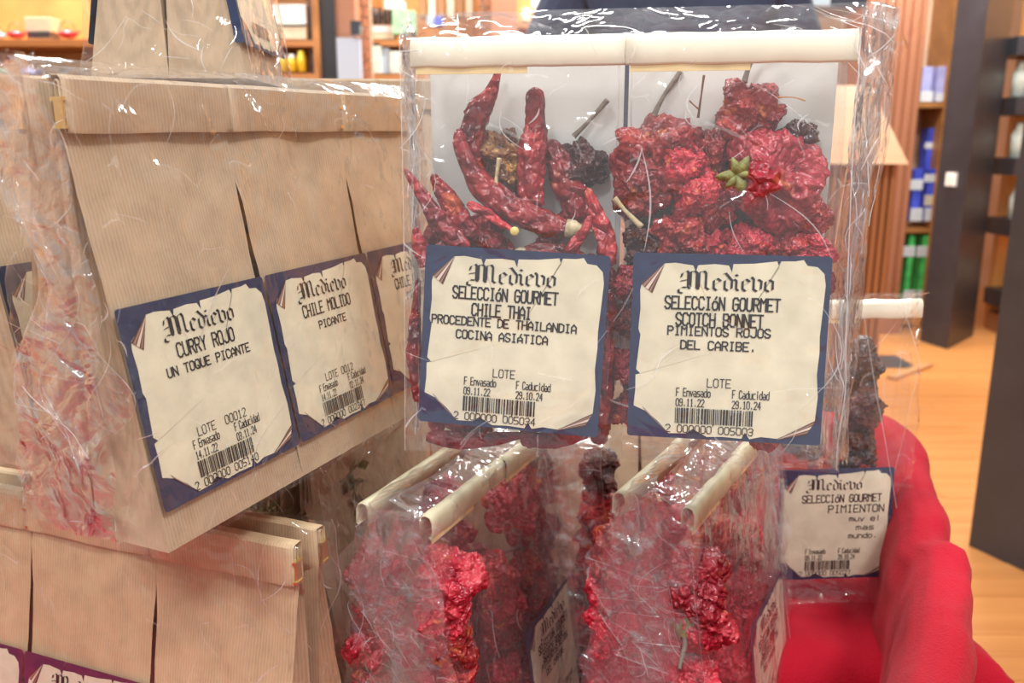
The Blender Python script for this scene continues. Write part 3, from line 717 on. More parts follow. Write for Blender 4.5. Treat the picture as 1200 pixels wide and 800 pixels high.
o = pbox('brown_column', 388, -80, 412, 430, 4.7, .3, 'terr'); tag(o, 'plain terracotta brown column right of the brick pillar', 'column')
o = pbox('grey_box', 411, 24, 421, 41, 4.55, .08, 'darkitem'); tag(o, 'grey box fixed to the brown column', 'box')
o = pbox('white_pipe', 411, 44, 421, 430, 4.58, .06, 'potpale'); tag(o, 'pale vertical pipe below the grey box', 'pipe')
brick_pillar(421, 433, 4.85, 'second brick pillar behind the pale pipe')
shelf_unit(433, 562, -60, (47, 87), 5.0, 'orange shelves with pale packs right of the brown column', .35)
for i in range(5): jar(433+i*6.4, 29, 6, 20, 5.03, 'darkitem', '%s small dark jar in the row above the cream box' % ('leftmost', 'second', 'middle', 'fourth', 'rightmost')[i], 'row of dark jars', lid='darkitem')
product(430, 30, 462, 46, 5.02, 'creambox', 'cream box under the row of dark jars', band=[(0, .5, 'whitebox')])
product(436, 50, 446, 86, 5.0, 'palegreen', 'white and green pack at the left of the lower shelf'); product(447, 56, 456, 86, 5.02, 'potpale', 'dark pale blue pack on the lower shelf')
product(457, 60, 470, 86, 5.0, 'palegreen', 'white green pack near the clear wrapped pack')
product(450, 0, 473, 11, 5.0, 'whitebox', 'white pack above the mint green pack'); product(460, 12, 486, 40, 4.99, 'mint', 'mint green pack on the upper shelf')
for i in range(6): product(491+i*11, -8+(i % 2)*4, 499+i*11, 20, 5.05, 'creambox' if i % 2 else 'lightwood', '%s of the upright packs on the shelf above the chilies' % ('leftmost', 'second', 'third', 'fourth', 'fifth', 'rightmost')[i], group='upright packs on the back shelf')
product(500, 19, 508, 30, 4.98, 'paleblue', 'small pale blue tub'); product(510, 19, 518, 30, 4.98, 'bluebox', 'small dark blue tub')
brick_pillar(561, 578, 4.9, 'third brick pillar above the chilies')
o = pbox('brown_column', 578, -80, 606, 430, 4.8, .3, 'terr'); tag(o, 'brown column above the middle of the clear pack', 'column')
shelf_unit(606, 900, -60, (26, 87), 5.2, 'far orange shelves behind the person in dark blue', .35)
product(623, -10, 634, 8, 5.2, 'whitebox', 'left white pack on the far shelf'); product(637, -10, 650, 8, 5.2, 'paleblue', 'light blue pack on the far shelf'); product(655, -10, 674, 6, 5.2, 'paleblue', 'light blue pack beside the shoulder of the person')
for i in range(4): product(612+i*13, 9, 621+i*13, 25, 5.2, 'creambox', '%s cream pack on the far shelf left of the person' % ('leftmost', 'second', 'third', 'rightmost')[i], group='cream packs on the far shelf')
o = pbox('dark_cabinet', 942, -90, 1024, 9, 4.4, .3, 'darkitem'); tag(o, 'dark wall cabinet behind the top right corner of the pack', 'cabinet')
product(949, -20, 975, 7, 4.38, 'paleblue', 'light blue box in front of the dark cabinet')

# ------------------------------------------------------------------ person in dark blue, back of the shop
def skin_obj(name, V, Eg, R, mat, parent, lv=2):
    me = bpy.data.meshes.new(name); me.from_pydata(V, Eg, []); me.materials.append(M[mat]); o = link(name, me, parent)
    o.modifiers.new('s', 'SKIN'); sv = me.skin_vertices[0].data
    for i, r in enumerate(R): sv[i].radius = r if hasattr(r, '__len__') else (r, r); sv[i].use_root = (i == 0)
    m = o.modifiers.new('sub', 'SUBSURF'); m.levels = lv; m.render_levels = lv
    return o
M['navycloth'] = plain('dark_blue_cloth', (.035, .045, .085), .8, var=.35, scale=12, bump=.3); M['greycloth'] = plain('grey_blue_sleeve', (.16, .18, .26), .8, var=.2, scale=12)
M['skin'] = plain('skin', (.62, .32, .22), .5, var=.05); M['hair'] = plain('dark_hair', (.03, .02, .015), .6, var=.3, scale=60)
M['jeans'] = plain('dark_trousers', (.03, .035, .06), .8); M['shoe'] = plain('black_shoe', (.02, .02, .02), .4)
p = at(790, 8, 1.72)
per = empty('person', (p.x, p.y, 0), PI, 'person in a dark blue jacket, seen only at chest height above the clear pack', 'person')
V = [(0,0,.98),(0,0,1.15),(0,0,1.32),(0,0,1.46),(0,.005,1.53),(0,-.01,1.60),(0,-.015,1.68),(0,-.01,1.76),
     (-.19,0,1.46),(-.26,.0,1.30),(-.27,-.02,1.18),(-.18,-.20,1.30),(-.10,-.25,1.40),
     (.19,0,1.46),(.26,.0,1.30),(.27,-.02,1.17),(.20,-.20,1.22),(.14,-.27,1.30),
     (-.10,0,.92),(-.11,-.01,.52),(-.12,.02,.09),(-.12,-.12,.04),(.10,0,.92),(.11,-.01,.52),(.12,.02,.09),(.12,-.12,.04)]
Eg = [(0,1),(1,2),(2,3),(3,4),(4,5),(5,6),(6,7),(3,8),(8,9),(9,10),(10,11),(11,12),(3,13),(13,14),(14,15),(15,16),(16,17),(0,18),(18,19),(19,20),(20,21),(0,22),(22,23),(23,24),(24,25)]
R = [(.16,.11),(.14,.10),(.16,.11),(.15,.10),(.058,.058),(.06,.07),(.078,.095),(.06,.075),.065,.052,.045,.038,.028,.065,.052,.045,.038,.028,.09,.062,.045,.04,.09,.062,.045,.04]
skin_obj('body', V, Eg, R, 'skin', per)
V = [(0,0,.86),(0,0,1.12),(0,0,1.32),(0,0,1.455),(-.19,0,1.46),(-.26,0,1.30),(-.27,-.02,1.18),(-.19,-.185,1.29),(.19,0,1.46),(.26,0,1.30),(.27,-.02,1.17),(.205,-.185,1.215)]
skin_obj('jacket', V, [(0,1),(1,2),(2,3),(3,4),(4,5),(5,6),(6,7),(3,8),(8,9),(9,10),(10,11)], [(.185,.13),(.17,.125),(.18,.13),(.165,.115),.08,.066,.058,.05,.08,.066,.058,.05], 'navycloth', per)
V = [(0,0,1.0),(-.095,0,.78),(-.11,-.01,.50),(-.12,.02,.10),(.095,0,.78),(.11,-.01,.50),(.12,.02,.10)]
skin_obj('trousers', V, [(0,1),(1,2),(2,3),(0,4),(4,5),(5,6)], [(.15,.11),.095,.075,.066,.095,.075,.066], 'jeans', per)
for s in (-1, 1):
    skin_obj('shoe', [(s*.12,.04,.045),(s*.12,-.06,.045),(s*.125,-.16,.035)], [(0,1),(1,2)], [.046,.05,.035], 'shoe', per)
    hx = (-.10,-.25,1.40) if s < 0 else (.14,-.27,1.30)
    fr_ = Vector(hx); ins = Vector((.5*-s, -.5, .45)).normalized()
    sd = Vector((0, -.6, -.8)).normalized()
    for k in range(4):
        b0 = fr_+ins*.045+sd*(k-1.5)*.019; L = (.070, .080, .075, .058)[k]
        skin_obj('finger', [tuple(b0-ins*.03), tuple(b0+ins*L*.35), tuple(b0+ins*L*.7+Vector((0, .02, 0))), tuple(b0+ins*L*.85+Vector((0, .04, -.01)))], [(0,1),(1,2),(2,3)], [.009,.0088,.008,.007], 'skin', per)
    b0 = fr_+ins*.01
    skin_obj('thumb', [tuple(b0), tuple(b0+Vector((0,.02,.03))), tuple(b0+ins*.03+Vector((0,.03,.05)))], [(0,1),(1,2)], [.011,.010,.008], 'skin', per)
    mb = MB(); mb.lathe([(.001,-.008),(.008,-.006),(.011,0),(.008,.006),(.001,.008)], 12); e_ = mb.build('eye', M['white'], per, True); e_.location = (s*.033, -.098, 1.70)
    skin_obj('ear', [(s*.085,.0,1.67),(s*.092,.01,1.70)], [(0,1)], [.014,.018], 'skin', per)
skin_obj('nose', [(0,-.10,1.70),(0,-.122,1.665)], [(0,1)], [.010,.015], 'skin', per); skin_obj('mouth', [(-.022,-.103,1.635),(0,-.108,1.635),(.022,-.103,1.635)], [(0,1),(1,2)], [.005,.007,.005], 'potred', per)
skin_obj('hair', [(0,.03,1.70),(0,.015,1.77),(0,-.03,1.80)], [(0,1),(1,2)], [(.092,.09),(.088,.09),(.07,.05)], 'hair', per)

# ------------------------------------------------------------------ display tub lined with red cloth
FZ = CAMZ-.362; RZ = CAMZ-.235
M['redcloth'] = None
t = NT('red_cloth'); v = t.coord()
t.L(t.ramp(t.noise(v, 9, 3), [(.3, (.36, .003, .014)), (.7, (.47, .005, .022))]), t.b.inputs['Base Color']); t.b.inputs['Roughness'].default_value = .75; t.b.inputs['Specular IOR Level'].default_value = .15
t.b.inputs['Sheen Weight'].default_value = .05; t.bump(t.math('ADD', t.noise(v, 700, 2), t.math('MULTIPLY', t.noise(t.coord((1, .4, .6)), 22, 3), 9)), .30, .0025); M['redcloth'] = t.m
RIM = [(.09, .20), (.186, .335), (.241, .43), (.266, .495), (.293, .58), (.322, .69), (.25, .80), (.03, .86), (-.20, .86), (-.42, .80), (-.56, .62), (-.58, .40), (-.50, .20), (-.32, .08), (-.10, .06)]
def rim_pt(u):
    n = len(RIM); t_ = u*n; k = int(t_) % n; f = t_-int(t_)
    a, b, c, d = [Vector((*RIM[(k+i) % n], 0)) for i in (-1, 0, 1, 2)]
    return .5*((2*b)+(c-a)*f+(2*a-5*b+4*c-d)*f*f+(3*b-3*c+d-a)*f**3)
NU = 420; cen = Vector((-.14, .47, 0)); rows = []
prof = [(-.028, FZ+.006), (-.026, FZ+.03), (-.025, FZ+.06), (-.024, RZ-.05), (-.022, RZ-.032), (-.018, RZ-.016), (-.010, RZ-.004), (.0, RZ), (.007, RZ-.003), (.012, RZ-.012), (.014, RZ-.03), (.013, RZ-.07), (.014, RZ-.13), (.016, RZ-.20)]
for i in range(len(prof)*3-2):
    q = i/3; k = min(int(q), len(prof)-2); f = q-k; o_ = prof[k][0]*(1-f)+prof[k+1][0]*f; z = prof[k][1]*(1-f)+prof[k+1][1]*f
    row = []
    for j in range(NU):
        u = j/NU; p = rim_pt(u); tg = (rim_pt((u+.002) % 1)-rim_pt((u-.002) % 1)).normalized(); nn = Vector((tg.y, -tg.x, 0))
        s_ = u*NU*.0055; fold = noise.noise(Vector((s_*8+z*16, z*9, 3))); f2 = 1-abs(noise.noise(Vector((s_*5+z*30, z*14-s_*5, 8))))*2
        big = noise.noise(Vector((u*26+z*7, 5, 1)))*(.007 if -.03 < o_ < .015 else 0)
        amp = .0045 if o_ > -.028 else .004
        row.append(p+nn*(o_+fold*amp+f2*.002+big)+Vector((0, 0, z+big*1.2+(.0035*f2+.004*fold)*(1 if -.032 < o_ < .014 else .2))))
    rows.append(row)
mb = MB(); mb.grid(rows, True); ci = len(mb.v); mb.v.append((cen.x, cen.y, FZ+.004)); mb.f += [(ci, (j+1) % NU, j) for j in range(NU)]
cl = mb.build('red_cloth', M['redcloth'], None, True); tag(cl, 'bright red cloth lining the display tub and draped over its rim', 'cloth')
tub = empty('display_tub', (0, 0, 0), label='dark wooden tub under the red cloth', cat='tub')
mb = MB(); P = [rim_pt(j/60) for j in range(60)]
mb.grid([[p*1.0+(cen-p).normalized()*.012+Vector((0, 0, z)) for p in P] for z in (0, RZ-.03)], True); mb.build('side_wall', M['cabinet'], tub)
mb = MB(); mb.add([p+(cen-p).normalized()*.013+Vector((0, 0, FZ-.012)) for p in P], [tuple(range(60))]); mb.build('tub_floor', M['cabinet'], tub)

# ------------------------------------------------------------------ kraft packs
sl = .030/(BH-FH)
Xk = cam2w(.41298, .22165, .88336)-Vector((0, 0, CAMZ)); yawA = math.degrees(math.atan2(Xk.y, Xk.x)); rollA = -math.degrees(math.asin(Xk.z))
RA = frame((0, 0, 0), yawA, 0, rollA)
OA = cam2w(-.13408, -.06647, .32995)-(RA @ Vector((.0007, sl*.0165-.003, .0165)))
FA = Matrix.Translation(OA) @ RA
def T(x, y=0, z=0): return Matrix.Translation((x, y, z))
RZ180 = Matrix.Rotation(PI, 4, 'Z')
G1 = 'kraft bags in the wrapped upper pack'
kraft_bag(FA, 1, 'kraft paper bag with the red curry label, front left of the wrapped pack', G1, lab=(std_lines('curry'), 'LOTE W00012', '14.11.22', '03.11.24', '2 000000 005140'))
kraft_bag(FA @ T(BW), 2, 'kraft paper bag with the ground chile label, middle of the wrapped pack', G1, clip=0, lab=(std_lines('molido'), 'LOTE 0012', '14.11.22', '02.11.24', '2 000000 002347'))
kraft_bag(FA @ T(2*BW), 3, 'kraft paper bag half hidden behind the clear chili pack', G1, clip=-1, lab=(std_lines('molido'), 'LOTE', '14.11.22', '02.11.24', '2 000000 002361'))
for k in range(3): kraft_bag(FA @ T(BW*(k+1), 2*BD) @ RZ180, 4+k, ('kraft bag at the back left end of the wrapped upper pack', 'middle kraft bag of the back row in the upper pack', 'kraft bag at the far end of the back row in the upper pack')[k], G1, clip=1 if k == 0 else 0)
wA = wrap(FA, 3*BW, 2*BD, BH, 'clear cellophane wrapped round the upper pack of kraft bags, crumpled at its left end', creases=110, slope=.135, backslope=.135, top=.006, m=.0022, amp=.0013, seed=3, ears=.014)
ruffle(wA, -.002, lambda s: .043-.004*s, BH+.004, lambda s: .003+.018*s**4, lambda s: .044-.024*s, -1, 3, 5, z0=.0)
# pack behind it at the left edge
FM = FA @ T(.028, .104, .006)
for k in range(3): kraft_bag(FM @ T(k*BW), 7+k, ('kraft bag at the left edge behind the upper pack, its label cut off', 'kraft bag hidden behind the curry bag', 'kraft bag behind the chile bag')[k], 'kraft bags of the pack behind', clip=0, lab=([], '', '14.11.22', '03.11.24', '2 000000 005171') if k == 0 else None)
for k in range(3): kraft_bag(FM @ T(BW*(k+1), 2*BD) @ RZ180, 3+k, 'kraft bag in the back row of the pack behind the upper pack', 'back row of the pack behind', clip=0)
wrap(FM, 3*BW, 2*BD, BH, 'cellophane round the kraft pack at the left edge', creases=60, slope=.135, backslope=.135, top=.006, m=.0022, seed=9, ears=.005)
# wide pack further back whose tops line up over the row
PH = atY(296, 90, .60); FH_ = frame((PH.x, .60, PH.z-BH), 4)
for k in range(2):
    kraft_bag(FH_ @ T(k*BW, -.02), 2+k, ('left', 'right')[k]+' kraft bag of the far pack whose flat top shows above the row', 'kraft bags of the far pack', clip=0)
FI = frame((PH.x-.26, .66, PH.z-BH-.004), 10)
for k in range(3): kraft_bag(FI @ T(k*BW, 0), 5+k, 'kraft bag at the far left behind the packs', 'kraft bags at the far left', clip=0)
# pack stacked on top, seen from its end
PK = at(199, 92, .43); FK = frame((PK.x+BD, PK.y, OA.z+BH+.008), 91)
kraft_bag(FK @ T(0, 0), 1, 'kraft bag stacked on top, right one of the two seen from the end', 'kraft bags stacked on top', lab=([], '', '', '', ''), wrap=1, clip=0)
kraft_bag(FK @ T(BW, 2*BD) @ RZ180, 2, 'kraft bag stacked on top, left one of the two seen from the end', 'kraft bags stacked on top', lab=([], '', '', '', ''), clip=0)
wrap(FK, BW, 2*BD, BH, 'creased cellophane round the pack stacked on top', creases=150, slope=.12, backslope=.12, top=.008, m=.003, amp=.0018, seed=14)
# lower left pack
PL = at(345, 690, .390); yl = -21
RL = frame((0, 0, 0), yl); OL = PL-(RL @ Vector((3*BW, .0254, BH-FH)))
FL = Matrix.Translation(OL) @ RL
for k in range(3): kraft_bag(FL @ T(k*BW), 3+k, ('kraft bag at the bottom left corner with a plum bordered label', 'middle kraft bag of the lower left pack with a plum bordered label', 'right kraft bag of the lower left pack, plain side to the camera')[k], 'kraft bags of the lower left pack', mat='kraft_warm', clip=1 if k == 2 else (1 if k == 0 else 0),
    lab=(std_lines('curry'), '', '14.11.22', '03.11.24', '2 000000 005140') if k < 2 else None, navy='plum')
for k in range(3): kraft_bag(FL @ T(BW*(k+1), 2*BD) @ RZ180, 6+k, ('back row kraft bag hidden at the lower left', 'back row kraft bag in the middle of the lower left pack', 'back row kraft bag at the right end of the lower left pack, tin tie showing')[k], 'kraft bags of the lower left pack', mat='kraft_warm', clip=-1 if k == 2 else 0)
wrap(FL, 3*BW, 2*BD, BH, 'cellophane round the lower left kraft pack', mat='film', creases=70, slope=.135, backslope=.135, top=.006, m=.002, seed=21)
# brown and olive packs in the gap
def clear_bag(fr, w_, d_, h_, label, group=None, lab=None, rot=0, loff=(.003, .011), slope=.1, card=True, film='film_soft', strip=True, seed=0, fs=.012, bsl=.10, smat='cream'):
    t = empty('cellophane_bag', label=label, cat='bag', group=group); t.matrix_world = fr
    S = wrap_surface(w_-.004, d_, h_-.004, slope=slope, backslope=bsl, top=.002, m=-.001, amp=.0005, seed=seed)
    mb = MB(); mb.grid([[S(j/60, i/24)[0]+Vector((.002, 0, 0)) for j in range(60)] for i in range(25)], True)
    n = 60; mb.f.append(tuple(range(n))[::-1]); o = mb.build('film', M[film], t, True); o.data.set_sharp_from_angle(angle=math.radians(30))
    ym = S(.01, .99)[0].y
    if strip:
        mb = MB(); rows = []
        for j in range(13):
            x = w_*j/12; zz = h_; c = .0006*noise.noise(Vector((x*70, seed, 0)))
            rows.append([(x, y+c, z+c) for y, z in ((ym+.0028, zz-fs*1.0), (ym+.003, zz-.003), (ym+.0018, zz-.0006), (ym-.0004, zz), (ym-.0028, zz-.0008), (ym-.0040, zz-.0035), (ym-.0042, zz-fs), (ym-.0032, zz-fs-.0010), (ym-.002, zz-fs))])
        mb.grid(rows); o = mb.build('folded_strip', M[smat], t, True); m = o.modifiers.new('s', 'SOLIDIFY'); m.thickness = .0004
        mb = MB(); mb.box(.002, w_*.55, ym-.0030, ym-.0022, zz-fs-.0036, zz-fs+.001); mb.build('strip_underside', M['cream_edge'], t)
    if card:
        mb = MB(); yb = d_-.003; yt = d_-bsl*(h_-.01)-.0025; mb.quad((.001, yb, .02), (w_-.001, yb, .02), (w_-.001, yt, h_-.010), (.001, yt, h_-.010)); mb.build('backing_paper', M['backpaper'], t)
    if lab:
        r = math.radians(rot); cr, sr = math.cos(r), math.sin(r); k = math.sqrt(1+slope**2)
        def F(a, b, n):
            x = loff[0]+a*cr-b*sr; z = loff[1]+(a*sr+b*cr)/k
            return (x, slope*z-.0008-n, z)
        label_on(t, F, *lab)
    return t
M['oliveflake'] = M['olive']
def flakes(fr, w_, d_, h_, mat, label, seed=0):
    mb = MB(); r = random.Random(seed)
    for k in range(1600):
        z = r.uniform(.004, h_); y = r.uniform(.1*z+.002, d_-.003-.1*z); x = r.uniform(.003, w_-.003); a = [Vector((r.gauss(0, 1), r.gauss(0, 1), r.gauss(0, 1))).normalized()*.006 for _ in range(2)]
        p = Vector((x, y, z)); mb.add([p, p+a[0], p+a[0]+a[1]*.8, p+a[1]], [(0, 1, 2, 3)])
    o = mb.build('dried_leaves', M[mat]); o.matrix_world = fr; tag(o, label, 'dried leaves', kind='stuff')
PG = at(352, 575, .50); FG = frame((PG.x-.045, PG.y, FZ+.004), 10)
clear_bag(FG, .085, .05, .19, 'cellophane bag of olive dried leaves standing in the gap', strip=False, card=False, seed=4)
flakes(FG, .082, .048, .165, 'olive', 'olive green dried leaves inside the bag in the gap', 1)
PG2 = at(398, 560, .47); FG2 = frame((PG2.x+.008, PG2.y, FZ+.004), 78)
for k in range(2): kraft_bag(FG2 @ T(k*BW), 2+k, ('brown kraft bag seen edge on between the lower packs', 'kraft bag behind the edge on brown bag')[k], 'kraft bags in the gap', clip=0)
for k in range(2): kraft_bag(FG2 @ T(BW*(k+1), 2*BD) @ RZ180, 4+k, 'back row kraft bag in the gap', 'back row kraft bags in the gap', clip=0)
wrap(FG2, 2*BW, 2*BD, BH, 'cellophane round the edge on brown bags in the gap', mat='film_crumple', creases=50, slope=.135, backslope=.135, top=.008, m=.003, seed=33, nu=110, nv=36)

rows_ = [(-.02, .60, 8, 3), (-.30, .58, 20, 3), (.10, .70, 0, 1), (-.28, .70, 8, 3), (-.40, .46, -8, 3)]
for i, (x, y, yw, n_) in enumerate(rows_):
    f = frame((x-.04, y, FZ+.006), yw)
    for k in range(n_):
        if i != 2: kraft_bag(f @ T(k*BW), i+k, '%s kraft bag of the %s row deep in the tub' % (('left', 'middle', 'right')[k], ('near', 'near left', '', 'back', 'far left')[i]), 'kraft bags deep in the tub', clip=0)
# ------------------------------------------------------------------ the clear pack of chilies and peppers
O1, O2 = at(482, 523, .394), at(974, 549, .3665)
yawC = math.degrees(math.atan2(O2.y-O1.y, O2.x-O1.x)); WC = (Vector((O2.x-O1.x, O2.y-O1.y, 0))).length
OC = Vector((O1.x, O1.y, (O1.z+O2.z)/2)); rollC = -math.degrees(math.atan2(O2.z-O1.z, WC))
FC = frame(OC, yawC, 0, rollC); WB = WC/2; DC = .050; HC = .181; SLC = .10
print('clear pack', yawC, WC, rollC, OC)
clear_bag(FC, WB, DC, HC, 'clear bag of long dried thai chilies, left half of the clear pack', 'clear pepper bags', (std_lines('thai'), 'LOTE', '09.11.22', '29.10.24', '2 000000 005034'), rot=-2.6, loff=(.0035, .0125), slope=SLC, seed=1, bsl=.0)
clear_bag(FC @ T(WB), WB, DC, HC, 'clear bag of wrinkled scotch bonnet peppers, right half of the clear pack', 'clear pepper bags', (std_lines('scotch'), 'LOTE', '09.11.22', '29.10.24', '2 000000 005003'), rot=-.3, loff=(.0055, .0105), slope=SLC, seed=2, bsl=.0)
wC = wrap(FC, WC, DC, HC, 'outer cellophane round the two clear pepper bags with a pinched corner top right', mat='film_glare', creases=190, slope=SLC, backslope=-.005, top=.012, m=.0024, amp=.0010, seed=41, ears=.006, flare=.013, nu=190, nv=60)
ruffle(wC, WC+.001, lambda s: .006+.022*s, HC+.008, lambda s: .006+.015*s**1.5, lambda s: .008+.010*s, 1, 9, 15)
ruffle(wC, -.001, lambda s: .020+.012*s, HC+.004, lambda s: .003+.006*s**4, lambda s: .006+.008*s, -1, 5, 17)
mb = MB(); e0 = Vector((WC+.012, .020, HC+.006))       # the pinched ear of film at the top right corner
mb.add([e0, e0+Vector((.010, -.004, -.003)), e0+Vector((.017, .002, -.006)), e0+Vector((.010, .006, -.012)), e0+Vector((.004, .0, -.022)), e0+Vector((-.012, .004, .004))], [(0, 1, 3), (1, 2, 3), (0, 3, 4), (5, 0, 4), (5, 1, 0)])
mb.build('film_ear', M['film_crumple'], wC)
def fz(px, py):
    u = (px-480)/495; v = (522-py)/480; b = .396*(1-u)+.368*u; t_ = .371*(1-u)+.347*u; return b*(1-v)+t_*v
def ch(P, rpx, off, label, seed, **kw):
    if kw.get('mat') in ('red', 'red2'): kw['mat'] = 'shred' if kw['mat'] == 'red2' else 'chili'
    pts = [at(x, y, fz(x, y)+off+.6*(o_[0] if o_ else 0)) for x, y, *o_ in P]; z = sum(fz(p[0], p[1]) for p in P)/len(P)+off
    return chili(pts, rpx/FPX*z, label, seed=seed, **kw)
GC = 'long dried chilies in the clear pack'
ch([(668, 268), (640, 262), (606, 248), (575, 225), (556, 203), (540, 172), (537, 150)], 15, .013, 'large curved dark red chili lying across the bag, straw stem end to the right', 1, group=GC)
ch([(560, 205), (553, 165), (560, 135), (574, 110), (586, 78)], 14, .021, 'tallest dark red chili with a thin curled tip at the top left', 2, stem=0, tip=.12, group=GC)
ch([(626, 245), (622, 215), (624, 175), (628, 150), (626, 102)], 14, .017, 'upright dark red chili with a cut orange top in the middle', 3, stem=0, tip=.65, group=GC)
ch([(688, 268), (670, 225), (652, 185), (640, 165)], 17, .024, 'dark crumpled chili leaning left beside the upright one', 4, stem=0, group=GC)
ch([(548, 292), (524, 270), (502, 240), (474, 197)], 11, .010, 'slim red chili pointing up left at the left edge of the bag', 5, stem=0, tip=.2, group=GC)
ch([(556, 282), (538, 255), (520, 225), (506, 204)], 12, .017, 'brownish red chili behind the slim left chili', 6, stem=0, tip=.2, mat='red', group=GC)
ch([(548, 238), (570, 250), (588, 262), (601, 270)], 5.5, .006, 'thin red chili shred with a yellow seed at its end', 7, stem=0, mat='red2', group=GC)
ch([(712, 312), (710, 280), (700, 250), (688, 220)], 11, .008, 'pinkish red chili standing at the right edge of the left bag', 8, stem=0, mat='red2', group=GC)
ch([(655, 316), (668, 295), (684, 272), (692, 252)], 7, .006, 'narrow rosy chili strip leaning on the right chili', 9, stem=0, mat='red2', group=GC)
ch([(612, 297), (650, 297), (680, 303), (700, 312)], 10, .010, 'chili lying flat above the left label with a pale stem end', 10, group=GC)
ch([(600, 300), (575, 285), (552, 275), (535, 262)], 13, .020, 'broad dark chili lying behind the flat one', 11, stem=0, group=GC)
ch([(500, 312), (492, 290), (487, 266)], 9, .007, 'short red chili at the left edge above the label', 12, stem=0, mat='red', group=GC)
ch([(545, 300), (525, 290), (505, 300), (490, 310)], 9, .014, 'crooked red chili behind the top left corner of the left label', 13, stem=0, mat='red', group=GC)
ch([(562, 250), (566, 272), (560, 300)], 13, .024, 'wrinkled rosy chili hanging down the middle left', 14, stem=0, mat='red2', group=GC)
ch([(490, 470), (486, 420), (487, 370), (490, 325)], 8, .009, 'orange red chili along the left edge of the left label', 15, stem=0, mat='red', group=GC)
ch([(706, 500), (708, 455), (712, 410), (708, 365)], 9, .008, 'dark red chili along the right edge of the left label', 16, stem=0, group=GC)
ch([(700, 400), (714, 372), (716, 340)], 8, .012, 'orange chili beside the top right of the left label', 17, stem=0, mat='red2', group=GC)
ch([(700, 520), (706, 495), (700, 470)], 10, .013, 'dark chili at the bottom right of the left bag', 18, stem=0, group=GC)
ch([(500, 512), (560, 516), (620, 508)], 9, .012, 'reddish brown chili under the left label', 19, stem=0, mat='red', group=GC)
ch([(610, 514), (650, 516), (690, 510)], 9, .014, 'dark chili lying under the right part of the left label', 20, stem=0, group=GC)
rr = random.Random(8)
for k in range(16):
    x = rr.uniform(500, 700); y = rr.uniform(300, 500); a = rr.uniform(0, PI)
    ch([(x-35*math.cos(a), y-35*math.sin(a)), (x, y+rr.uniform(-8, 8)), (x+35*math.cos(a), min(512, y+35*math.sin(a)))], 12, rr.uniform(.018, .026), 'chili packed behind the left label', 30+k, stem=0, mat='chili', group='chilies behind the left label')
for k, (x, y) in enumerate(((660, 262), (640, 285), (606, 236), (520, 262), (580, 268))):
    ch([(x-20, y+22), (x, y), (x+16, y-26)], 11, .030, 'dark chili deep in the left bag', 60+k, stem=0, group='dark chilies deep in the left bag')
def seed_(px, py, off):
    mb = MB(); mb.lathe([(.0001, -.0006), (.0016, -.0004), (.0021, 0), (.0016, .0004), (.0001, .0006)], 14); o = mb.build('chili_seed', M['yellowseed'], None, True); o.location = at(px, py, fz(px, py)+off); o.rotation_euler = (PI/2, 0, 0)
    tag(o, 'flat yellow chili seed at the end of a thin shred', 'seed')
M['yellowseed'] = plain('yellow_seed', (.80, .66, .22), .5)
seed_(603, 271, .003)
def bn(px, py, rpx, off, rot, label, mat='red', k=None, **kw):
    z = fz(px, py)+off; return bonnet(at(px, py, z), rpx/FPX*z, rot, label, mat=mat, k=k, **kw)
GB = 'wrinkled peppers in the clear pack'
bn(592, 182, 30, .030, (0, 1, 0), 'orange brown wrinkled pepper behind the tall chili', 'brownp', 1, stem=False, group=GB)
bn(684, 190, 30, .032, (.3, .5, .4), 'nearly black wrinkled pepper with a long stem, right side of the left bag', 'dark', 2, stem=False, group=GB)
bn(772, 185, 46, .020, (.3, -.3, .2), 'large dark red bonnet pepper at the left of the right bag', 'red', 3, stem=False, group=GB)
bn(752, 225, 30, .016, (1.2, .3, 2), 'smaller dark bonnet pepper under the large left one', 'red', 4, stem=False, group=GB)
bn(878, 132, 35, .020, (.1, .1, .6), 'top dark red bonnet pepper with a long grey curved stem', 'red', 5, stem=False, group=GB)
bn(905, 212, 47, .012, (1.2, .5, .4), 'big glossy red bonnet pepper at the right with a green leaf on it', 'red2', 6, stem=False, group=GB)
bn(835, 180, 28, .026, (.5, 1, .2), 'dark red pepper wedged between the large ones', 'red', 7, stem=False, group=GB)
bn(800, 190, 22, .010, (.5, 1, 1.2), 'small orange red pepper on the left bonnet', 'red2', 8, stem=False, group=GB)
bn(812, 225, 26, .012, (.9, 2, 1.2), 'rosy wrinkled pepper in the middle of the right bag', 'red2', 0, stem=False, group=GB)
bn(842, 238, 26, .018, (.2, 2, .2), 'shadowed pepper between the middle and right bonnets', 'red', 1, stem=False, group=GB)
bn(935, 160, 19, .022, (.2, .2, 0), 'small withered brown black pepper top at the right', 'dark', 2, stem=False, group=GB)
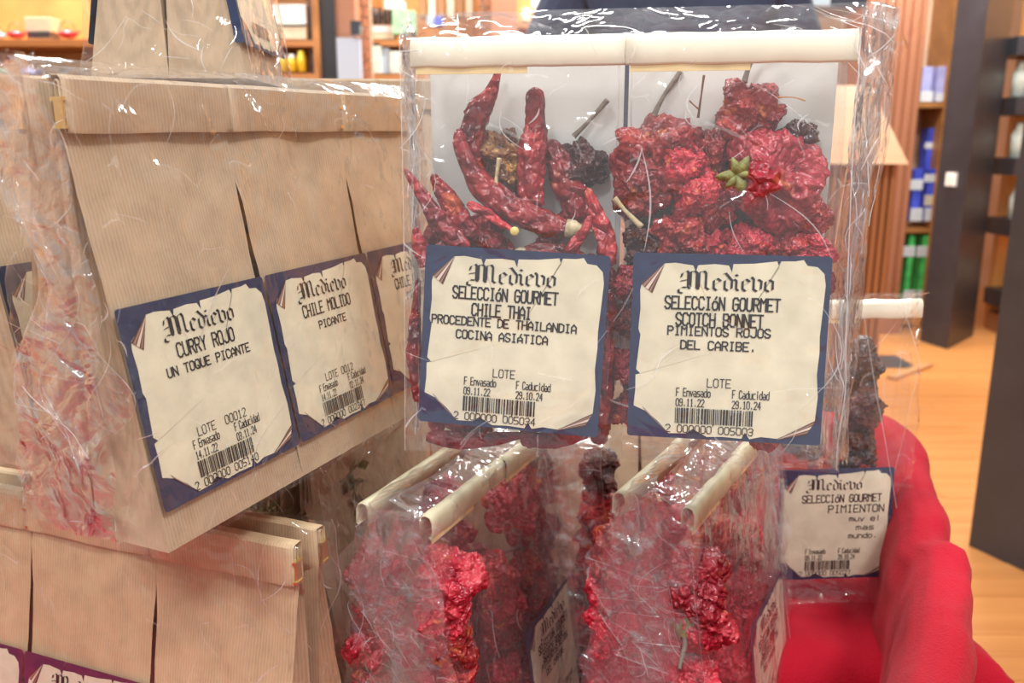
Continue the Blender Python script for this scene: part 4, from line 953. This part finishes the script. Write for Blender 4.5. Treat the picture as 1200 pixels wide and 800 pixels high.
for k, (x, y, r, m, l) in enumerate(((800, 275, 28, 'red', 'dark pepper left of the row above the right label'), (835, 288, 27, 'red2', 'orange red pepper in the row above the right label'), (880, 290, 28, 'red2', 'bright pepper in the middle of the row above the right label'), (925, 285, 28, 'red', 'pepper at the right of the row above the label'),
        (952, 292, 20, 'red2', 'small bright red pepper at the right end of the row'), (760, 290, 26, 'dark', 'dark pepper behind the top left corner of the right label'), (735, 330, 18, 'red2', 'red pepper beside the top left corner of the right label'), (733, 375, 17, 'red', 'red pepper half way down the left edge of the right label'),
        (731, 430, 17, 'red2', 'orange red pepper low on the left edge of the right label'), (732, 480, 17, 'red', 'dark pepper at the bottom left of the right label'), (962, 330, 16, 'red2', 'red pepper right of the right label'), (965, 255, 0, 'red', ''), (945, 250, 22, 'red', 'shadowed pepper below the big glossy one'))):
    if r: bn(x, y, r, .014+(.006 if k % 2 else 0), (k, k*1.7, k*.6), l, m, k % 9, stem=False, group=GB)
for k in range(12):
    bn(rr.uniform(760, 940), rr.uniform(330, 500), 26, rr.uniform(.022, .028), (k, k*2, k*3), 'wrinkled pepper packed behind the right label', 'red', k % 9, stem=False, group='peppers behind the right label')
PT = {}
for o in C.objects:
    l = o.get('label', '')
    for k, q in (('top', 'top dark red bonnet'), ('black', 'nearly black wrinkled'), ('large', 'large dark red bonnet'), ('small', 'smaller dark bonnet'), ('brown', 'orange brown wrinkled'), ('big', 'big glossy red'), ('withered', 'small withered')):
        if l.startswith(q): PT[k] = o
def twig(P, rpx, off, par, mat='stemgrey'):
    pts = [at(x, y, fz(x, y)+off) for x, y in P]; z = fz(*P[0]); o0 = pts[0].copy(); mb = MB(); sp = spline([p-o0 for p in pts], 16); r = rpx/FPX*z
    mb.tube(sp, [r*(.8+.5*abs(1-2*i/16)) for i in range(17)], 8); o = mb.build('stem', M[mat], par, True); o.matrix_parent_inverse = par.matrix_basis.inverted(); o.location = o0
twig([(872, 97), (878, 78), (890, 60), (912, 49)], 3.0, .018, PT['top'])
twig([(672, 160), (690, 142), (712, 117)], 3.0, .026, PT['black'])
twig([(765, 138), (778, 112), (798, 84)], 3.2, .026, PT['large'])
twig([(818, 138), (822, 110), (825, 88)], 1.3, .018, PT['large'], 'brownp')
twig([(819, 128), (812, 122), (808, 118)], 1.0, .018, PT['large'], 'brownp')
twig([(720, 232), (732, 246), (752, 266)], 3.0, .004, PT['small'], 'straw')
twig([(912, 114), (930, 114), (944, 118)], .8, .012, PT['top'], 'brownp')
twig([(585, 185), (582, 205), (581, 218)], 2.4, .012, PT['brown'], 'straw')
# green calyx leaf on the right bonnet
def leaf_star(px, py, off, rpx, par, mat='greens', n=6):
    z = fz(px, py)+off; r = rpx/FPX*z; mb = MB(); rd = random.Random(int(px))
    for k in range(n):
        a = 2*PI*k/n+rd.uniform(-.3, .3); L = r*rd.uniform(.7, 1.2); ca, sa = math.cos(a), math.sin(a)
        rows = []
        for i in range(6):
            q = i/5; wd = L*.26*math.sin(PI*min(1, q*.85+.15)); c = Vector((ca*L*q, -.002*math.sin(q*3)-.001, sa*L*q)); s_ = Vector((-sa, 0, ca))
            rows.append([c-s_*wd, c+Vector((0, -.0007, 0)), c+s_*wd])
        mb.grid(rows)
    o = mb.build('calyx', M[mat], par, True); o.matrix_parent_inverse = par.matrix_basis.inverted(); o.location = at(px, py, z); m = o.modifiers.new('s', 'SOLIDIFY'); m.thickness = .0004
leaf_star(862, 205, -.002, 22, PT['big'])
leaf_star(936, 160, .012, 20, PT['withered'], 'dark', 8)

# ------------------------------------------------------------------ lower packs of red peppers, seen from their ends
def fill(fr, w_, d_, h_, n, seed, label, group, mats, rmax=.0195, ends=True):
    r = random.Random(seed); pl = []
    tries = 0
    while len(pl) < n and tries < 9000:
        tries += 1; rad = r.uniform(rmax*.72, rmax); z = r.uniform(rad*.8, h_-rad); lo, hi = .13*z+rad*(.78 if ends else 1.25), d_-.13*z-rad*.72
        if hi < lo:
            lo = hi = (lo+hi)/2 if ends else lo
            rad *= .8 if ends else .7
        x = r.uniform(rad*.85, w_-rad*.85)
        if ends and len(pl) < n*.7: x = rad*r.uniform(.88, 1.1)
        p = Vector((x, r.uniform(lo, hi), z))
        if all((p-q).length > (rad+s)*.64 for q, s in pl): pl.append((p, rad))
    for i, (p, rad) in enumerate(pl):
        q = fr @ p
        bonnet(q, rad, (r.uniform(0, 6), r.uniform(0, 6), r.uniform(0, 6)), label, group, r.choice(mats), r.randrange(9), stem=(ends and r.random() < .35))
WD, DD, HD = .083, .042, .186
def end_pack(fr, name, film, seeds, n_=2, fillall=True, labels=None, lablines='scotch', mats=('red2', 'red2', 'red'), crs=120, flare=0):
    for k in range(n_):
        for row in (0, 1):
            f = fr @ T(k*WD) if row == 0 else fr @ T(WD*(k+1), 2*DD) @ RZ180
            lb = (std_lines(lablines), 'LOTE', '09.11.22', '29.10.24', '2 000000 005003') if row == 0 and (k == 1 or n_ == 1) else None
            clear_bag(f, WD, DD, HD, '%s bag of dried red peppers in the %s' % (('near right', 'near left', 'far right', 'far left')[k*2+row], name), 'pepper bags of the '+name, lb, loff=(.001, .002), slope=.13, card=False, seed=seeds+k*2+row, fs=.011, smat='cream_darkened')
            g = 'dried peppers in the %s, %s bag' % (name, ('near right', 'near left', 'far right', 'far left')[k*2+row])
            f2 = fr @ T(k*WD, row*DD)
            fill(f2, WD, DD, HD-.018, 36 if k == 0 else 12, seeds*10+k*2+row, 'dried red pepper in the '+('near right', 'near left', 'far right', 'far left')[k*2+row]+' bag of the '+name, g, mats, ends=(k == 0))
    w_ = wrap(fr, n_*WD, 2*DD, HD, 'creased cellophane round the '+name, mat=film, creases=crs, slope=.14, backslope=.14, top=.006, m=.003, amp=.0018, seed=seeds, flare=flare)
    ruffle(w_, -.001, lambda s: DD, HD, lambda s: .003+.005*s, lambda s: .060-.03*s, -1, 3, seeds, z0=.0)
    if flare: ruffle(w_, n_*WD, lambda s: .010+.02*s, HD, lambda s: .012+.012*s, lambda s: .014, 1, 7, seeds+2, z0=.0)
FD = frame((-.018, .362, FZ+.006), 66)
end_pack(FD, 'lower middle pack', 'film_pink', 5)
FE = frame((.105, .370, FZ+.006), 60)
end_pack(FE, 'lower right pack', 'film_pink', 8, flare=.022)
# darker pack between them, further back
FN = frame((.075, .50, FZ+.006), 80)
end_pack(FN, 'dark middle pack', 'film', 11, n_=1, mats=('dark', 'red'), crs=50)
# small pack against the red cloth
PF = at(1044, 680, .60); FF = frame((PF.x-.085, PF.y, FZ+.045), 4)
clear_bag(FF, .098, .05, .215, 'tall clear bag of blackish red peppers standing against the red cloth', None, (std_lines('habanero'), '', '09.11.22', '29.10.24', '2 000000 005027'), loff=(.004, .018), slope=.08, card=False, seed=7)
for k in range(14):
    r = random.Random(k+70); z = .02+.125*k/13+.02; q = FF @ Vector((r.choice((.025, .07, .05)), .031+r.uniform(0, .004), z)); bonnet(q, r.uniform(.012, .0155), (k, k*2, 0), 'dark dried pepper inside the bag against the red cloth', 'dark peppers in the bag against the red cloth', 'dark' if k > 5 else 'red', k % 9, stem=False)
rows = []
for i in range(25):
    row = []
    for j in range(33):
        a, b = i/24*2-1, j/32*2-1; e = max(0, 1-max(abs(a), abs(b))**5)
        x = .045+b*.105; y = .015+a*.085; z = .043*e**.5+(.004*noise.noise(Vector((x*40, y*30, 0)))+.003*abs(noise.noise(Vector((x*55+y*30, y*20, 3)))))*e-.0035
        row.append(FF @ Vector((x, y, z-.045)))
    rows.append(row)
mb = MB(); mb.grid(rows); tag(mb.build('folded_cloth', M['redcloth'], None, True), 'bunched red cloth under the small pack of blackish peppers', 'cloth')
wrap(FF, .098, .05, .215, 'cellophane round the small pack against the red cloth', creases=40, slope=.08, backslope=.25, top=.006, m=.003, seed=51, flare=-.004, nu=90, nv=34)
bpy.context.view_layer.update()
